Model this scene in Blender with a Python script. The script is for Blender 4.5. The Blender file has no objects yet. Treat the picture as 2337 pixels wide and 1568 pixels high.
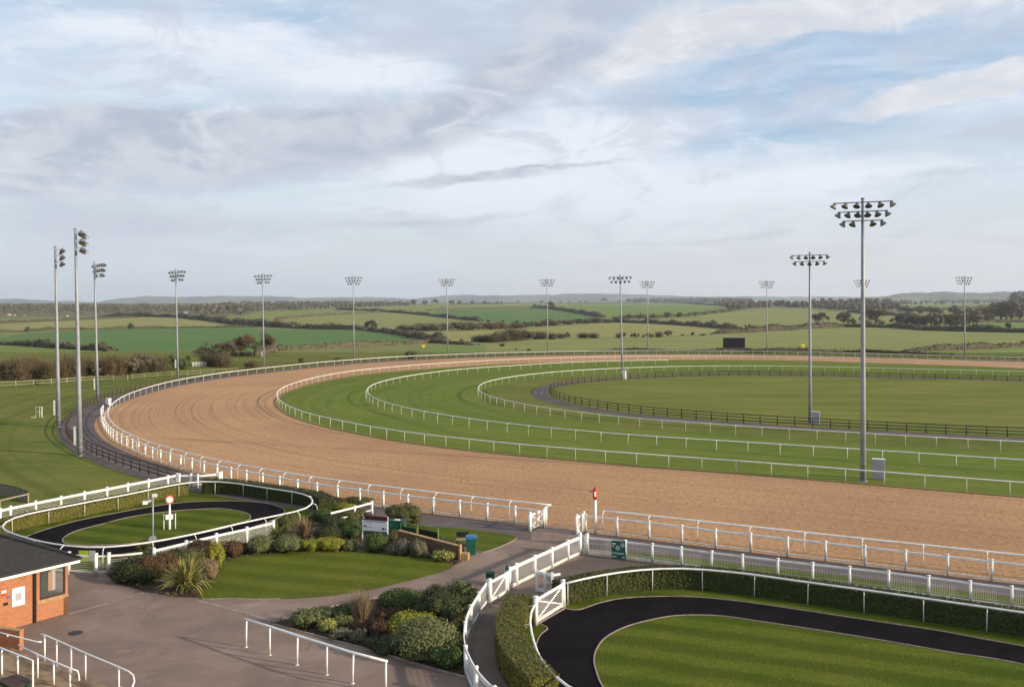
import bpy, math, random
from mathutils import Vector, Matrix
random.seed(11)
SC = bpy.context.scene
COL = SC.collection
F = 2050.0; CAMH = 16.0; CX = 1168.5; HY = 690.0
R = math.radians

# ---------- measured image points -> ground points -------------------------------------------
EXPO = 0.28; SUN_E = 5.0; SKYK = .89; HAZE = 6.0e-5
def A1(x, y): return (x*.3513, 1016.9+y*.3513)
def A2(x, y): return (517.7+x*.3042, 1090.9+y*.3042)
def A3(x, y): return (1016.9+x*.3042, 1090.9+y*.3042)
def A4(x, y): return (1571.6+x*.3515, 1016.9+y*.3515)
def B1(x, y): return (x*.25317, 785.8+y*.25317)
def B2(x, y): return (554.7+x*.2769, 785.8+y*.2769)
def B3(x, y): return (1109.3+x*.2769, 785.8+y*.2769)
def B4(x, y): return (1710.2+x*.2682, 785.8+y*.2682)
def C1(x, y): return (x*.25317, 647.1+y*.25317)
def C2(x, y): return (554.7+x*.25317, 628.6+y*.25317)
def C3(x, y): return (1109.3+x*.25317, 628.6+y*.25317)
def C4(x, y): return (1664+x*.288, 628.6+y*.288)
def G(p, z=0.0):
    s = (CAMH-z)/(p[1]-HY)
    return Vector(((p[0]-CX)*s, F*s, z))
def GL(fn, pts, z=0.0): return [G(fn(*p), z) for p in pts]

# ---------- curves ---------------------------------------------------------------------------
def length(path): return sum((path[i+1]-path[i]).length for i in range(len(path)-1))
def resample(path, n=None, step=None, closed=False):
    p = [Vector(q) for q in path]
    if closed: p = p+[p[0].copy()]
    L = length(p)
    if n is None: n = max(2, int(round(L/step))+1)
    out = []; seg = 0; acc = 0.0
    for i in range(n):
        t = L*i/(n-1)
        while seg < len(p)-2 and acc+(p[seg+1]-p[seg]).length < t:
            acc += (p[seg+1]-p[seg]).length; seg += 1
        l = (p[seg+1]-p[seg]).length
        out.append(p[seg].lerp(p[seg+1], min(1, max(0, (t-acc)/l if l > 1e-9 else 0))))
    if closed: out = out[:-1]
    return out
def catmull(pts, sub=8, closed=False):
    n = len(pts); out = []
    rng = range(n if closed else n-1)
    for i in rng:
        if closed: a, b, c, d = pts[i-1], pts[i], pts[(i+1) % n], pts[(i+2) % n]
        else: a, b, c, d = pts[max(0, i-1)], pts[i], pts[i+1], pts[min(n-1, i+2)]
        for k in range(sub):
            t = k/sub
            out.append(.5*((2*b)+(c-a)*t+(2*a-5*b+4*c-d)*t*t+(3*b-a-3*c+d)*t**3))
    if not closed: out.append(pts[-1].copy())
    return out
def smooth(path, it, closed=False):
    p = [v.copy() for v in path]; n = len(p)
    for _ in range(it):
        q = [v.copy() for v in p]
        for i in range(n):
            if closed: q[i] = p[i]*.5+(p[i-1]+p[(i+1) % n])*.25
            elif 0 < i < n-1: q[i] = p[i]*.5+(p[i-1]+p[i+1])*.25
        p = q
    return p
def tangents(path, closed=False):
    n = len(path); out = []
    for i in range(n):
        a = path[i-1] if (i > 0 or closed) else path[i]
        b = path[(i+1) % n] if (i < n-1 or closed) else path[i]
        d = (b-a); d.z = 0
        out.append(d.normalized() if d.length > 1e-9 else Vector((1, 0, 0)))
    return out
def offset(path, d, closed=False):     # positive: to the left of the travel direction
    return [p+Vector((-t.y, t.x, 0))*(d(i) if callable(d) else d) for i, (p, t) in enumerate(zip(path, tangents(path, closed)))]
def extend(path, l, end=True):
    if end:
        d = (path[-1]-path[-4]).normalized(); return path+[path[-1]+d*l*k/10 for k in range(1, 11)]
    d = (path[0]-path[3]).normalized(); return [path[0]+d*l*k/10 for k in range(10, 0, -1)]+path
def flat(path, z=0.0): return [Vector((p.x, p.y, z)) for p in path]
def spline(pts, step=.5, it=6, closed=False):
    return smooth(resample(catmull(pts, 8, closed), step=step, closed=closed), it, closed)

# ---------- mesh building ----------------------------------------------------------------------
class MB:
    def __init__(s): s.v = []; s.f = []; s.t = []; s.uv = None
    def face(s, pts, t=0.5):
        i = len(s.v); s.v.extend([tuple(p) for p in pts]); s.f.append(tuple(range(i, i+len(pts)))); s.t.append(t)
    def box(s, c, size, rz=0.0, t=.5):
        cx, cy, cz = c; a, b, d = size[0]/2, size[1]/2, size[2]/2
        co, si = math.cos(rz), math.sin(rz); i = len(s.v)
        for z in (-d, d):
            for x, y in ((-a, -b), (a, -b), (a, b), (-a, b)):
                s.v.append((cx+x*co-y*si, cy+x*si+y*co, cz+z))
        for q in ((3, 2, 1, 0), (4, 5, 6, 7), (0, 1, 5, 4), (1, 2, 6, 5), (2, 3, 7, 6), (3, 0, 4, 7)):
            s.f.append(tuple(i+k for k in q)); s.t.append(t)
    def tube(s, path, r, n=8, cap=True, t=.5, closed=False):
        path = [Vector(p) for p in path]; m = len(path); base = len(s.v)
        for k, p in enumerate(path):
            a = path[k-1] if (k > 0 or closed) else p
            b = path[(k+1) % m] if (k < m-1 or closed) else p
            d = (b-a)
            d = d.normalized() if d.length > 1e-9 else Vector((0, 0, 1))
            up = Vector((0, 0, 1)) if abs(d.z) < .9 else Vector((1, 0, 0))
            x = d.cross(up).normalized(); y = x.cross(d)
            rr = r[k] if isinstance(r, (list, tuple)) else r
            for j in range(n):
                an = 2*math.pi*j/n
                s.v.append(tuple(p+x*math.cos(an)*rr+y*math.sin(an)*rr))
        for k in range(m if closed else m-1):
            for j in range(n):
                a = base+k*n; b = base+((k+1) % m)*n
                s.f.append((a+j, a+(j+1) % n, b+(j+1) % n, b+j)); s.t.append(t)
        if cap and not closed:
            s.f.append(tuple(base+j for j in range(n))[::-1]); s.t.append(t)
            s.f.append(tuple(base+(m-1)*n+j for j in range(n))); s.t.append(t)
    def rect(s, path, w, h, closed=False, t=.5):      # box section swept along a level path; path = centre line
        path = [Vector(p) for p in path]; tg = tangents(path, closed); base = len(s.v); m = len(path)
        for p, d in zip(path, tg):
            nrm = Vector((-d.y, d.x, 0))
            for a, b in ((-1, -1), (1, -1), (1, 1), (-1, 1)):
                s.v.append(tuple(p+nrm*a*w/2+Vector((0, 0, b*h/2))))
        for k in range(m if closed else m-1):
            a = base+4*k; b = base+4*((k+1) % m)
            for j in range(4): s.f.append((a+j, b+j, b+(j+1) % 4, a+(j+1) % 4)); s.t.append(t)
        if not closed:
            s.f.append((base, base+1, base+2, base+3)); s.f.append(tuple(base+4*(m-1)+j for j in (3, 2, 1, 0))); s.t += [t, t]
    def lathe(s, c, prof, n=14, t=.5):
        base = len(s.v); c = Vector(c)
        for r, z in prof:
            for j in range(n):
                a = 2*math.pi*j/n; s.v.append((c.x+r*math.cos(a), c.y+r*math.sin(a), c.z+z))
        for k in range(len(prof)-1):
            for j in range(n):
                s.f.append((base+k*n+j, base+k*n+(j+1) % n, base+(k+1)*n+(j+1) % n, base+(k+1)*n+j)); s.t.append(t)
        s.f.append(tuple(base+j for j in range(n))[::-1]); s.f.append(tuple(base+(len(prof)-1)*n+j for j in range(n))); s.t += [t, t]
    def build(s, name, mat, parent=None, sm=False):
        off = parent.location if parent is not None and not parent.get('_rot') else Vector((0, 0, 0))
        me = bpy.data.meshes.new(name)
        me.from_pydata([(x-off.x, y-off.y, z-off.z) for x, y, z in s.v], [], s.f); me.update()
        at = me.attributes.new('tint', 'FLOAT', 'FACE'); at.data.foreach_set('value', s.t)
        if s.uv:
            ul = me.uv_layers.new(name='UVMap'); buf = []
            for l in me.loops: buf.extend(s.uv[l.vertex_index])
            ul.data.foreach_set('uv', buf)
        if sm: me.polygons.foreach_set('use_smooth', [True]*len(me.polygons))
        me.materials.append(mat)
        o = bpy.data.objects.new(name, me); COL.objects.link(o)
        if parent is not None: o.parent = parent
        return o
def tag(o, label=None, cat=None, group=None, kind=None):
    if label: o['label'] = label
    if cat: o['category'] = cat
    if group: o['group'] = group
    if kind: o['kind'] = kind
    return o
def thing(name, loc, label, cat, group=None, rz=0.0):
    o = bpy.data.objects.new(name, None); COL.objects.link(o); o.location = loc
    o.empty_display_size = .3
    return tag(o, label, cat, group)
def copy_tree(o, parent=None):
    c = o.copy(); COL.objects.link(c); c.parent = parent
    for ch in KIDS.get(o.name, []):
        copy_tree(bpy.data.objects[ch], c)
    return c
KIDS = {}
def remember(o):
    KIDS[o.name] = [c.name for c in COL.objects if c.parent == o]
    for c in KIDS[o.name]: remember(bpy.data.objects[c])

# ---------- materials -----------------------------------------------------------------------
def srgb(r, g, b): return tuple(((c/255)/12.92 if c/255 <= .04045 else ((c/255+.055)/1.055)**2.4) for c in (r, g, b))
def newmat(name, rough=.8, spec=.3, metal=0.0):
    m = bpy.data.materials.new(name); m.use_nodes = True
    nt = m.node_tree; b = nt.nodes['Principled BSDF']
    b.inputs['Roughness'].default_value = rough; b.inputs['Specular IOR Level'].default_value = spec
    b.inputs['Metallic'].default_value = metal
    return m, nt, b
def N(nt, typ, **kw):
    n = nt.nodes.new(typ)
    for k, v in kw.items():
        if k.startswith('i_'): n.inputs[k[2:].replace('_', ' ')].default_value = v
        else: setattr(n, k, v)
    return n
def L(nt, a, b): nt.links.new(a, b)
def mth(nt, op, a, b=None, c=None, clamp=False):
    n = nt.nodes.new('ShaderNodeMath'); n.operation = op; n.use_clamp = clamp
    for i, v in enumerate((a, b, c)):
        if v is None: continue
        if isinstance(v, (int, float)): n.inputs[i].default_value = v
        else: L(nt, v, n.inputs[i])
    return n.outputs[0]
def mix(nt, f, a, b, mode='MIX'):
    n = nt.nodes.new('ShaderNodeMix'); n.data_type = 'RGBA'; n.blend_type = mode
    for sock, v in ((n.inputs[0], f), (n.inputs[6], a), (n.inputs[7], b)):
        if isinstance(v, (int, float)): sock.default_value = v
        elif isinstance(v, tuple): sock.default_value = (v[0], v[1], v[2], 1)
        else: L(nt, v, sock)
    return n.outputs[2]
def noise(nt, vec, scale, detail=4, rough=.55, dist=0.0):
    n = nt.nodes.new('ShaderNodeTexNoise'); n.inputs['Scale'].default_value = scale
    n.inputs['Detail'].default_value = detail; n.inputs['Roughness'].default_value = rough
    n.inputs['Distortion'].default_value = dist
    if vec is not None: L(nt, vec, n.inputs['Vector'])
    return n.outputs[0]
def ramp(nt, v, lo, hi, a=0.0, b=1.0):
    n = nt.nodes.new('ShaderNodeMapRange'); n.interpolation_type = 'SMOOTHSTEP'
    n.inputs[1].default_value = lo; n.inputs[2].default_value = hi; n.inputs[3].default_value = a; n.inputs[4].default_value = b
    L(nt, v, n.inputs[0]); return n.outputs[0]
def pos(nt): return nt.nodes.new('ShaderNodeNewGeometry').outputs['Position']
def mapv(nt, vec, scale=(1, 1, 1), rot=(0, 0, 0), loc=(0, 0, 0)):
    n = nt.nodes.new('ShaderNodeMapping'); L(nt, vec, n.inputs[0])
    n.inputs[1].default_value = loc; n.inputs[2].default_value = rot; n.inputs[3].default_value = scale
    return n.outputs[0]
def bump(nt, b, h, strength=.5, dist=.05):
    n = nt.nodes.new('ShaderNodeBump'); n.inputs['Strength'].default_value = strength; n.inputs['Distance'].default_value = dist
    L(nt, h, n.inputs['Height']); L(nt, n.outputs[0], b.inputs['Normal'])
def base(nt, b, c):
    if isinstance(c, tuple): b.inputs['Base Color'].default_value = (*c, 1)
    else: L(nt, c, b.inputs['Base Color'])

def plain(name, c, rough=.6, var=.15, scale=3.0, spec=.3, metal=0.0, dirt=None):
    m, nt, b = newmat(name, rough, spec, metal); p = pos(nt)
    n = noise(nt, p, scale, 5)
    d = tuple(x*(1-var*1.6) for x in c) if dirt is None else dirt
    base(nt, b, mix(nt, ramp(nt, n, .35, .7), c, d)); return m

def grass_mat(name, c1, c2, c3, stripe=None, sfac=.5, fine=1.0):
    m, nt, b = newmat(name, .95, .03); p = pos(nt)
    pa = mapv(nt, p, (.45, 1, 1))
    big = ramp(nt, noise(nt, pa, .07, 7, .68), .40, .60)
    mid = ramp(nt, noise(nt, pa, .55, 6, .7), .40, .64)
    sm = ramp(nt, noise(nt, p, 7.0, 4, .7), .3, .72)
    col = mix(nt, big, c1, c2); col = mix(nt, mth(nt, 'MULTIPLY', mid, .6), col, c3)
    col = mix(nt, mth(nt, 'MULTIPLY', sm, .55*fine), col, tuple(x*.5 for x in c1)); col = mix(nt, ramp(nt, noise(nt, p, 2.4, 6, .8), .52, .75, 0, .55*fine), col, tuple(x*1.35 for x in c3))
    if stripe:
        col = mix(nt, mth(nt, 'MULTIPLY', stripe(nt, p), sfac), col, tuple(x*.5 for x in c1))
    base(nt, b, col); bump(nt, b, sm, .5*fine, .06)
    return m
def radial(cx, cy, k, lo=.5, hi=.66):
    def fn(nt, p):
        s = N(nt, 'ShaderNodeVectorMath', operation='SUBTRACT'); L(nt, p, s.inputs[0]); s.inputs[1].default_value = (cx, cy, 0)
        ln = N(nt, 'ShaderNodeVectorMath', operation='LENGTH'); L(nt, s.outputs[0], ln.inputs[0])
        w = mth(nt, 'MULTIPLY', noise(nt, p, .03, 2), 6.0)
        c = N(nt, 'ShaderNodeCombineXYZ'); L(nt, mth(nt, 'ADD', ln.outputs['Value'], w), c.inputs[0])
        return ramp(nt, noise(nt, c.outputs[0], k, 4, .6), lo, hi)
    return fn
def linear(ang, k, lo=.45, hi=.6, warp=.8):
    def fn(nt, p):
        mp = N(nt, 'ShaderNodeMapping', vector_type='TEXTURE'); L(nt, p, mp.inputs[0]); mp.inputs[2].default_value = (0, 0, ang-math.pi/2); mp.inputs[3].default_value = (1, 16, 1); v = mp.outputs[0]
        return ramp(nt, noise(nt, v, k, 3, .5, warp), lo, hi)
    return fn
def mow(theta, period, lo=-.25, hi=.25):     # mower stripes: theta = their heading
    def fn(nt, p):
        mp = N(nt, 'ShaderNodeMapping', vector_type='TEXTURE'); L(nt, p, mp.inputs[0]); mp.inputs[2].default_value = (0, 0, theta)
        s = N(nt, 'ShaderNodeSeparateXYZ'); L(nt, mp.outputs[0], s.inputs[0])
        w = mth(nt, 'MULTIPLY_ADD', noise(nt, p, .25, 3), .8, s.outputs[1])
        v = mth(nt, 'SINE', mth(nt, 'MULTIPLY', w, 2*math.pi/period))
        v = mth(nt, 'ADD', v, mth(nt, 'MULTIPLY', mth(nt, 'SUBTRACT', noise(nt, mapv(nt, mp.outputs[0], (.25, 1.6, 1)), 1.0, 5, .7), .5), 2.4))
        return ramp(nt, v, lo-.5, hi+.5)
    return fn
def acrossuv(k, lo=.43, hi=.64, along=.03):
    def fn(nt, p):
        u = N(nt, 'ShaderNodeUVMap', uv_map='UVMap').outputs[0]
        a = noise(nt, mapv(nt, u, (along, 1, 1)), k, 6, .72); b_ = noise(nt, mapv(nt, u, (.12, 1, 1)), 2.2, 4, .7)
        return ramp(nt, mth(nt, 'ADD', mth(nt, 'MULTIPLY', a, .65), mth(nt, 'MULTIPLY', b_, .35)), lo, hi)
    return fn

M = {}
g1, g2, g3 = (.078, .108, .022), (.105, .125, .030), (.150, .150, .042)
M['ground'] = grass_mat('rough_grass', (.102, .142, .028), (.168, .178, .042), (.230, .200, .064), radial(43, 160, .22), .55)
M['turf'] = grass_mat('racing_turf', (.128, .185, .033), (.162, .195, .040), (.215, .228, .054), acrossuv(.45), .60)
M['infield'] = grass_mat('infield_grass', (.150, .182, .040), (.235, .222, .060), (.205, .218, .055), linear(R(-4), .6, .42, .6), .34)
M['lawn'] = grass_mat('lawn_grass', (.086, .122, .016), (.118, .138, .020), (.165, .160, .030), mow(R(-16), 2.2), .34)
M['ring_lawn'] = grass_mat('mown_ring_grass', (.080, .120, .014), (.110, .135, .018), (.155, .155, .028), mow(R(-21), 2.3), .55)
def sand():
    m, nt, b = newmat('sand', .95, .1); p = pos(nt)
    u = N(nt, 'ShaderNodeUVMap', uv_map='UVMap').outputs[0]
    streak = ramp(nt, noise(nt, mapv(nt, u, (.012, 1, 1)), .9, 6, .65), .42, .64)
    big = noise(nt, p, .05, 4)
    dim = noise(nt, p, 3.2, 6, .72, .6)
    col = mix(nt, ramp(nt, big, .35, .65), (.485, .290, .152), (.410, .240, .130))
    col = mix(nt, mth(nt, 'MULTIPLY', streak, .16), col, (.27, .150, .085))
    col = mix(nt, ramp(nt, dim, .48, .64, 0, .72), col, (.215, .112, .062)); col = mix(nt, ramp(nt, noise(nt, p, 2.2, 5, .8, 1.0), .58, .78, 0, .5), col, (.60, .37, .20))
    # harrow and wheel marks that run round the bend close to the inner rail
    sp = N(nt, 'ShaderNodeSeparateXYZ'); L(nt, u, sp.inputs[0])
    wob = mth(nt, 'MULTIPLY_ADD', noise(nt, mapv(nt, u, (.02, 0, 0)), 1.0, 2), 1.6, -.8)
    v = mth(nt, 'ADD', sp.outputs[1], wob)
    for c, w, k in ((1.7, .28, .50), (3.0, .14, .3), (7.0, .18, .26), (12.6, .25, .30), (14.9, .18, .26)):
        d = mth(nt, 'ABSOLUTE', mth(nt, 'SUBTRACT', v, c))
        col = mix(nt, mth(nt, 'MULTIPLY', ramp(nt, d, 0, w, 1, 0), k), col, (.20, .112, .065))
    base(nt, b, col)
    bump(nt, b, mth(nt, 'ADD', dim, mth(nt, 'MULTIPLY', streak, .6)), .9, .14)
    return m
M['sand'] = sand()
def paving(name, c, c2, k=.35, patch=True):
    m, nt, b = newmat(name, .92, .03 if not patch else .15); p = pos(nt)
    a = ramp(nt, noise(nt, p, k, 6, .62), .35, .68)
    fine = noise(nt, p, 26, 3, .7)
    col = mix(nt, a, c, c2)
    if patch:
        cr = N(nt, 'ShaderNodeTexVoronoi', feature='DISTANCE_TO_EDGE'); cr.inputs['Scale'].default_value = .11
        wv_ = N(nt, 'ShaderNodeVectorMath', operation='ADD'); nn_ = nt.nodes.new('ShaderNodeTexNoise'); nn_.inputs['Scale'].default_value = .8; nn_.inputs['Detail'].default_value = 5; L(nt, p, nn_.inputs['Vector'])
        L(nt, p, wv_.inputs[0]); L(nt, nn_.outputs['Color'], wv_.inputs[1]); L(nt, wv_.outputs[0], cr.inputs['Vector'])
        col = mix(nt, ramp(nt, cr.outputs['Distance'], .0, .0035, .55, 0), col, tuple(x*.35 for x in c))
        col = mix(nt, ramp(nt, noise(nt, p, .55, 5, .7), .56, .68, 0, .4), col, tuple(min(1, x*1.45) for x in c))
        v = N(nt, 'ShaderNodeTexVoronoi', feature='F1', distance='CHEBYCHEV'); v.inputs['Scale'].default_value = .16
        L(nt, mapv(nt, p, (1, 1.5, 1), (0, 0, .5)), v.inputs['Vector'])
        col = mix(nt, mth(nt, 'MULTIPLY', ramp(nt, N_sep(nt, v.outputs['Color']), .4, .6), .26), col, tuple(x*.55 for x in c))
        st = ramp(nt, noise(nt, p, 1.1, 6, .7), .60, .76)
        col = mix(nt, mth(nt, 'MULTIPLY', st, .45), col, tuple(x*.5 for x in c))
        dr = ramp(nt, noise(nt, mapv(nt, p, (.25, 1.6, 1), (0, 0, -.6)), .9, 5, .6), .55, .72)
        col = mix(nt, mth(nt, 'MULTIPLY', dr, .3), col, tuple(x*.6 for x in c2))
    if not patch:
        col = mix(nt, ramp(nt, noise(nt, p, 1.7, 7, .75), .56, .72, 0, .6), col, (.034, .029, .030)); col = mix(nt, ramp(nt, noise(nt, p, 6, 4, .8), .66, .74, 0, .6), col, (.09, .075, .06))
    col = mix(nt, ramp(nt, fine, .45, .8, 0, .30), col, tuple(x*.5 for x in c))
    base(nt, b, col); bump(nt, b, fine, .3, .01); return m
def N_sep(nt, c):
    s = N(nt, 'ShaderNodeSeparateColor'); L(nt, c, s.inputs[0]); return s.outputs[0]
M['paving'] = paving('worn_tarmac', (.250, .182, .146), (.185, .136, .114))
M['path'] = paving('grey_path', (.140, .108, .090), (.108, .084, .074))
M['road'] = paving('service_tarmac', (.140, .112, .108), (.105, .082, .078), .2)
M['dark'] = paving('dark_rubber_track', (.0085, .0075, .0095), (.013, .0115, .0135), .6, False)
M['soil'] = plain('soil', (.065, .042, .028), .95, .3, 6)
M['kerb'] = plain('edging_stone', (.30, .235, .20), .85, .2, 4)
M['channel'] = plain('concrete_channel', (.275, .215, .185), .85, .25, 3)
def white_paint():
    m, nt, b = newmat('white_paint', .5, .35); p = pos(nt)
    c = mix(nt, ramp(nt, noise(nt, p, 1.6, 5), .42, .72), (.80, .79, .77), (.64, .63, .58))
    s = N(nt, 'ShaderNodeSeparateXYZ'); L(nt, p, s.inputs[0])
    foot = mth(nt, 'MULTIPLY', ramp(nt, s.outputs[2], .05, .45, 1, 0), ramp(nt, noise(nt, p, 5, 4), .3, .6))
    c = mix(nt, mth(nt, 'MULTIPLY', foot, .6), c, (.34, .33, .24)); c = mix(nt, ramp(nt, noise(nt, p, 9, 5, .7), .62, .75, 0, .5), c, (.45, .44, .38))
    base(nt, b, c); return m
M['white'] = white_paint()
M['cream'] = plain('weathered_white_paint', (.74, .72, .66), .5, .12, 2, .4)
M['black'] = plain('black_plastic', (.02, .02, .022), .5, .1)
M['steel'] = plain('galvanised_steel', (.30, .315, .345), .55, .12, 1.5, .45, .25)
M['lampmetal'] = plain('lamp_housing', (.22, .22, .225), .45, .2, 3, .5, .4)
M['wood_dark'] = plain('dark_stained_wood', (.070, .052, .042), .85, .3, 5)
M['wood_grey'] = plain('weathered_wood', (.235, .195, .150), .85, .25, 4)
M['wood_pale'] = plain('bleached_wood', (.33, .28, .20), .85, .2, 4)
M['grey_box'] = plain('grey_cabinet_paint', (.38, .37, .40), .6, .08, 1.2)
M['green_paint'] = plain('green_paint', (.018, .115, .075), .5, .15)
M['dkgreen'] = plain('dark_green_paint', (.012, .05, .038), .5, .15)
M['blue_paint'] = plain('blue_plastic', (.045, .16, .33), .5, .1)
M['red'] = plain('red_paint', (.62, .055, .035), .5, .15)
M['maroon'] = plain('maroon_panel', (.085, .018, .018), .5, .1)
M['signwhite'] = plain('sign_white', (.72, .73, .76), .5, .03)
M['yellow'] = plain('yellow_paint', (.75, .66, .03), .5, .1)
M['lime'] = plain('lime_green_board', (.30, .42, .04), .6, .15)
M['olive_metal'] = plain('olive_green_tube', (.17, .25, .06), .6, .15)
M['screen'] = plain('black_screen', (.012, .012, .016), .35, .1)
M['stone'] = plain('sandstone', (.42, .26, .13), .85, .2, 4)
M['concrete'] = plain('step_concrete', (.25, .175, .12), .9, .3, 3)
M['text_dark'] = plain('dark_lettering', (.04, .04, .05), .6, .05)
M['text_green'] = plain('green_lettering', (.03, .25, .12), .6, .05)
M['text_white'] = plain('white_lettering', (.75, .78, .76), .6, .05)
M['door'] = plain('brown_door', (.055, .028, .02), .6, .2)
M['gutter'] = plain('black_gutter', (.015, .014, .014), .4, .1)
M['stepwood'] = plain('terrace_tread', (.27, .19, .115), .9, .35, 1.2)
def brick():
    m, nt, b = newmat('orange_brick', .85, .2)
    u = N(nt, 'ShaderNodeUVMap', uv_map='UVMap').outputs[0]
    t = N(nt, 'ShaderNodeTexBrick'); L(nt, u, t.inputs['Vector'])
    t.inputs['Scale'].default_value = 1.0; t.inputs['Mortar Size'].default_value = .012; t.inputs['Brick Width'].default_value = .225; t.inputs['Row Height'].default_value = .075
    t.inputs['Color1'].default_value = (.42, .135, .05, 1); t.inputs['Color2'].default_value = (.30, .085, .035, 1); t.inputs['Mortar'].default_value = (.36, .24, .15, 1)
    n = noise(nt, u, 1.2, 5)
    base(nt, b, mix(nt, ramp(nt, n, .4, .7, 0, .35), t.outputs['Color'], (.5, .20, .085))); bump(nt, b, t.outputs['Fac'], -.3, .01); return m
M['brick'] = brick()
def slate():
    m, nt, b = newmat('slate_roof', .85, .2)
    u = N(nt, 'ShaderNodeUVMap', uv_map='UVMap').outputs[0]
    t = N(nt, 'ShaderNodeTexBrick'); L(nt, u, t.inputs['Vector'])
    t.inputs['Mortar Size'].default_value = .012; t.inputs['Brick Width'].default_value = .3; t.inputs['Row Height'].default_value = .2
    t.inputs['Color1'].default_value = (.040, .039, .040, 1); t.inputs['Color2'].default_value = (.028, .028, .030, 1); t.inputs['Mortar'].default_value = (.016, .016, .016, 1)
    n = noise(nt, pos(nt), 5, 5)
    base(nt, b, mix(nt, ramp(nt, n, .55, .75, 0, .6), t.outputs['Color'], (.065, .068, .05))); return m
M['slate'] = slate()
def glass():
    m, nt, b = newmat('window_glass', .04, .5)
    b.inputs['Base Color'].default_value = (.9, .95, .95, 1); b.inputs['Transmission Weight'].default_value = .95; b.inputs['IOR'].default_value = 1.45
    return m
M['glass'] = glass()
def fol(name, a, b_, c=None, rough=.7):
    m, nt, b = newmat(name, rough, .22); t = N(nt, 'ShaderNodeAttribute', attribute_name='tint').outputs['Fac']
    n = ramp(nt, noise(nt, pos(nt), 1.7, 4), .35, .65)
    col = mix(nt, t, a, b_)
    if c: col = mix(nt, mth(nt, 'MULTIPLY', n, .55), col, c)
    base(nt, b, col); return m
M['hedge'] = fol('shade_dark_laurel_leaves', (.020, .030, .007), (.090, .098, .018), (.040, .050, .010), .6)  # leaf colour lowered to stand in for shade on faces turned from the sun
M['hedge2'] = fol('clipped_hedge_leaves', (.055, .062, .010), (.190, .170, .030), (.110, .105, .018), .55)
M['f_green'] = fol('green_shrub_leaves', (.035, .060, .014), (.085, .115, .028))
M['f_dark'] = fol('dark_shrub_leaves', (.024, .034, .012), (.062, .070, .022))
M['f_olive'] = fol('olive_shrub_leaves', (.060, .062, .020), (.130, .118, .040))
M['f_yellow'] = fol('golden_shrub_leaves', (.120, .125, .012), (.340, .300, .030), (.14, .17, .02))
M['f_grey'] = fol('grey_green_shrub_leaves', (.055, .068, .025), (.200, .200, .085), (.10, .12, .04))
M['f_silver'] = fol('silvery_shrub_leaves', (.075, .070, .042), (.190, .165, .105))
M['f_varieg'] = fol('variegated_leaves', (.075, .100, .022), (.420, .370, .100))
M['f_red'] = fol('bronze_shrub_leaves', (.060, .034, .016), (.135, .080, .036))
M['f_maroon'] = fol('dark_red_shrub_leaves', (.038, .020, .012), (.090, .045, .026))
M['f_tan'] = fol('dry_shrub_stems', (.140, .092, .052), (.300, .215, .125))
M['f_brown'] = fol('bare_brown_twigs', (.085, .058, .032), (.175, .125, .072), (.10, .085, .04))
M['f_brown2'] = fol('grey_brown_twigs', (.090, .074, .047), (.175, .143, .088))
M['f_hedgerow'] = fol('hedgerow_twigs', (.060, .052, .030), (.115, .096, .055), (.075, .072, .032))
M['f_hedgegreen'] = fol('hedgerow_green_leaves', (.045, .060, .018), (.095, .105, .032))
M['f_wood'] = fol('distant_wood_crowns', (.085, .072, .050), (.165, .135, .088), (.095, .092, .055))
M['f_wood2'] = fol('distant_green_crowns', (.050, .060, .036), (.10, .11, .058))
M['bark'] = plain('bark', (.085, .062, .045), .9, .3, 3)
M['house_white'] = plain('pale_render', (.72, .68, .62), .8, .05)
M['house_roof'] = plain('dull_roof_tiles', (.16, .11, .09), .85, .15)
# ================= camera, light, sky ==========================================================
SC.view_settings.view_transform = 'Standard'; SC.view_settings.look = 'None'
SC.view_settings.exposure = EXPO; SC.view_settings.gamma = 1.0
cam_d = bpy.data.cameras.new('camera'); cam = bpy.data.objects.new('camera', cam_d); COL.objects.link(cam)
cam_d.sensor_width = 36; cam_d.lens = 36*F/2337; cam_d.shift_y = -94/2337
cam_d.clip_start = .5; cam_d.clip_end = 60000
cam.location = (0, 0, CAMH); cam.rotation_euler = (R(90), 0, 0); SC.camera = cam

SUN_EL = 18.5; SUN_DIR = Vector((.942, -.335, 0)).normalized()
sun_d = bpy.data.lights.new('sun', 'SUN'); sun = bpy.data.objects.new('sun', sun_d); COL.objects.link(sun)
sun_d.energy = SUN_E; sun_d.angle = R(1.3); sun_d.color = (1.0, .84, .63)
sv = Vector((SUN_DIR.x*math.cos(R(SUN_EL)), SUN_DIR.y*math.cos(R(SUN_EL)), math.sin(R(SUN_EL))))
sun.rotation_euler = sv.to_track_quat('Z', 'Y').to_euler()
sun.location = (60, -30, 60)

W = bpy.data.worlds.new('World'); SC.world = W; W.use_nodes = True
nt = W.node_tree; bg = nt.nodes['Background']; bg.inputs['Strength'].default_value = .1
sky = N(nt, 'ShaderNodeTexSky', sky_type='NISHITA'); sky.sun_disc = False
sky.sun_elevation = R(SUN_EL); sky.sun_rotation = math.atan2(SUN_DIR.x, SUN_DIR.y)
sky.altitude = 80; sky.air_density = 1.0; sky.dust_density = .8
tc = N(nt, 'ShaderNodeTexCoord').outputs['Generated']
sp = N(nt, 'ShaderNodeSeparateXYZ'); L(nt, tc, sp.inputs[0])
az = mth(nt, 'ARCTAN2', sp.outputs[0], sp.outputs[1]); el = mth(nt, 'ARCSINE', sp.outputs[2])
ae = N(nt, 'ShaderNodeCombineXYZ'); L(nt, az, ae.inputs[0]); L(nt, el, ae.inputs[1]); ae = ae.outputs[0]
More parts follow.
